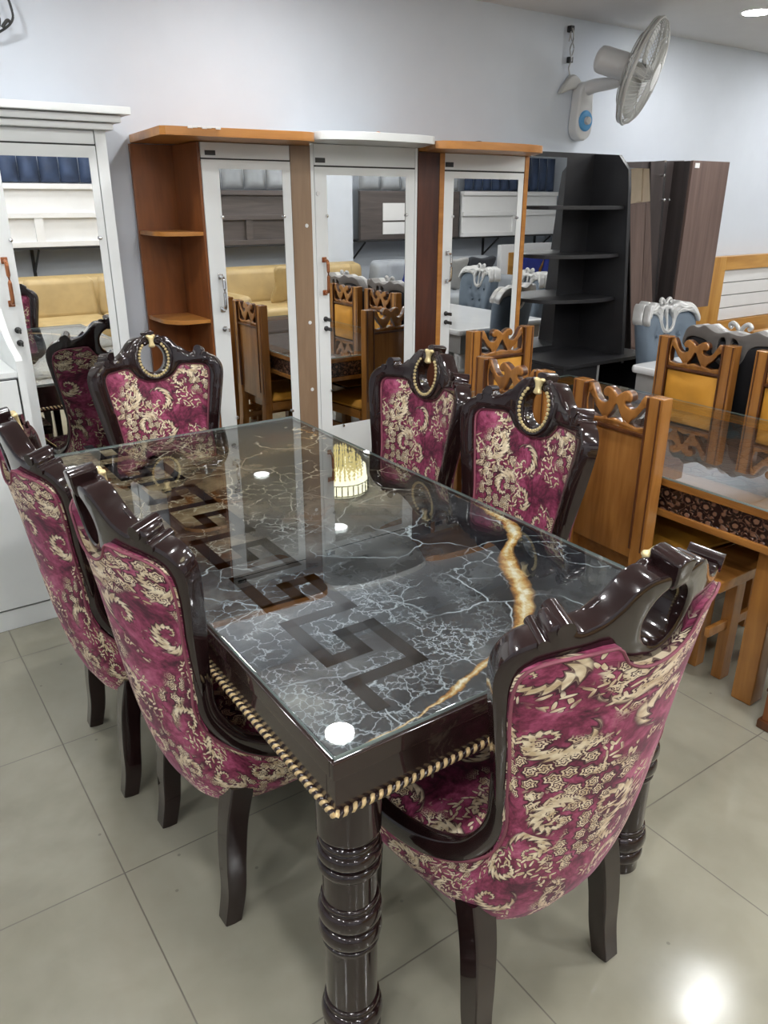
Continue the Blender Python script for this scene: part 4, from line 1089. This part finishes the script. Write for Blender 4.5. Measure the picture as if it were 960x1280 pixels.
sofa(4.05, -4.05, 1.95, 0, M['yellow_leather'], 'pale yellow leather sofa seen in the corner cabinet mirror', [(-.2, M['yellow_leather'], 'yellow throw cushion on the sofa in the corner cabinet mirror')])
sofa(6.15, -4.0, 1.9, 0, M['grey_cloth'], 'grey fabric sofa seen in the middle cabinet mirror', [(-.62, M['royal'], 'royal blue throw cushion on the grey sofa, left side'), (-.1, M['patterned'], 'monochrome printed throw cushion on the grey sofa'), (.35, M['grey_dark'], 'charcoal throw cushion on the grey sofa')])
lb = thing('bed_headboard', 'white framed headboard with golden plank panel, seen in the right mirrors', 'bed headboard', (8.0, -4.35, 0))
bx('frame', M['white_board'], lb, -.75, .72, -.04, .04, 0, 1.0, .006); bx('plank_panel', M['plank'], lb, -.62, .60, .041, .055, .45, .90, .002)
for k, x in enumerate((7.6, 8.14)):
    cu = MB(); cu.plate(s2([(-.24, -.2), (0, -.185), (.24, -.2), (.225, 0), (.24, .2), (0, .185), (-.24, .2), (-.225, 0)], 4, True), (), .02, -.02, .02, None, .05, puff=.06)
    o = cu.build('bed_pillow', M['royal'], None, 60); o.matrix_world = Matrix.Translation((x, -4.08, .67)) @ Matrix.Rotation(R(70), 4, 'X'); tag(o, ('left' if k == 0 else 'right') + ' royal blue pillow against the white framed headboard in the mirror', 'pillow')
bd_ = thing('divan_bed', 'grey upholstered bed base with mattress, under the blue pillows in the mirror', 'bed', (7.95, -3.25, 0)); bx('base', M['grey_cloth'], bd_, -.7, .7, -.92, -.02, 0, .30, .02); bx('mattress', M['white_board'], bd_, -.68, .68, -.92, -.03, .301, .47, .04, seg=4)
wd = thing('wardrobe', 'walnut wardrobe on the far right side, seen only in the tapered mirror', 'wardrobe', (8.45, -2.5, 0))
bx('carcass', M['walnut'], wd, -.25, .33, -.70, .70, 0, 1.84, .003)
for k in range(3): bx('door', M['walnut'], wd, -.272, -.252, -.69+k*.463, -.69+k*.463+.455, .08, 1.82, .002)
wp = thing('wall_panel', 'cream slatted wall panel above the walnut wardrobe, seen only in the tapered mirror', 'wall panel', (8.70, -2.5, 1.86))
bx('panel', M['cream'], wp, -.02, .09, -1.2, 1.2, 0, .44, .004)
for k in range(12): bx('slat', M['cream'], wp, -.04, -.02, -1.15+k*.19, -1.06+k*.19, .02, .42, .004)
# crystal chandelier behind the camera, mirrored in the cabinet and again in the tabletop
cz = thing('chandelier', 'round crystal chandelier glowing warm white, seen only as a reflection in the tabletop', 'chandelier', (3.30, -2.10, ZC))
MB().lathe([(0, 0), (.25, 0), (.25, -.02), (0, -.02)], 40).build('ceiling_plate', M['chrome'], cz)
rg = MB()
for z in (-.03, -.13): rg.tube([(.255*math.cos(2*PI*i/40), .255*math.sin(2*PI*i/40), z) for i in range(40)], .006, 6, closed=True)
for i in range(30):
    a = 2*PI*i/30; rg.box(-.004, .004, -.004, .004, -.13, -.03, 0, mx=Matrix.Translation((.255*math.cos(a), .255*math.sin(a), 0)))
rg.build('ring_frame', M['dark_metal'], cz)
MB().lathe([(.245, -.02), (.245, -.15)], 40).build('drum', M['crystal'], cz)
for (r0, r1, z0, z1, n, mk) in ((.235, .225, -.13, -.27, 30, 'crystal'), (.195, .18, -.15, -.34, 26, 'crystal_dim'), (.14, .125, -.15, -.41, 20, 'crystal_dim'), (.07, .05, -.15, -.46, 12, 'crystal_dim')):
    st_ = MB()
    for i in range(n):
        a = 2*PI*i/n
        for k in range(5):
            f = (k+.5)/5; r = r0+(r1-r0)*f; st_.lathe([(0, -.5*abs(z1-z0)/5), (.011, 0), (0, .5*abs(z1-z0)/5)], 6, Matrix.Translation((r*math.cos(a), r*math.sin(a), z0+(z1-z0)*f)))
    st_.build('crystal_tier', M[mk], cz, 20)['kind'] = 'stuff'
# ------------------------------------------------------------------ camera and view
cd = bpy.data.cameras.new('camera'); cam = bpy.data.objects.new('camera', cd); C.objects.link(cam)
cd.sensor_fit = 'VERTICAL'; cd.sensor_height = 36; cd.lens = 968.53/1280*36; cd.clip_start = .02
cam.location = (-.304, -2.764, 1.559); cam.rotation_euler = (PI/2-.383, -.001, -.609)
sc = bpy.context.scene; sc.camera = cam
w = bpy.data.worlds.new('world'); sc.world = w; w.use_nodes = True
w.node_tree.nodes['Background'].inputs[0].default_value = (.8, .82, .85, 1); w.node_tree.nodes['Background'].inputs[1].default_value = .1
sc.view_settings.view_transform = 'Standard'; sc.view_settings.look = 'None'
sc.view_settings.gamma = 1; sc.view_settings.use_curve_mapping = False
sc.view_settings.exposure = EXPOSURE
sc.cycles.max_bounces = 12; sc.cycles.glossy_bounces = 8; sc.cycles.diffuse_bounces = 4; sc.cycles.transparent_max_bounces = 12
sc.cycles.caustics_reflective = False; sc.cycles.caustics_refractive = False
sc.cycles.sample_clamp_indirect = 4.
sc.cycles.use_denoising = True
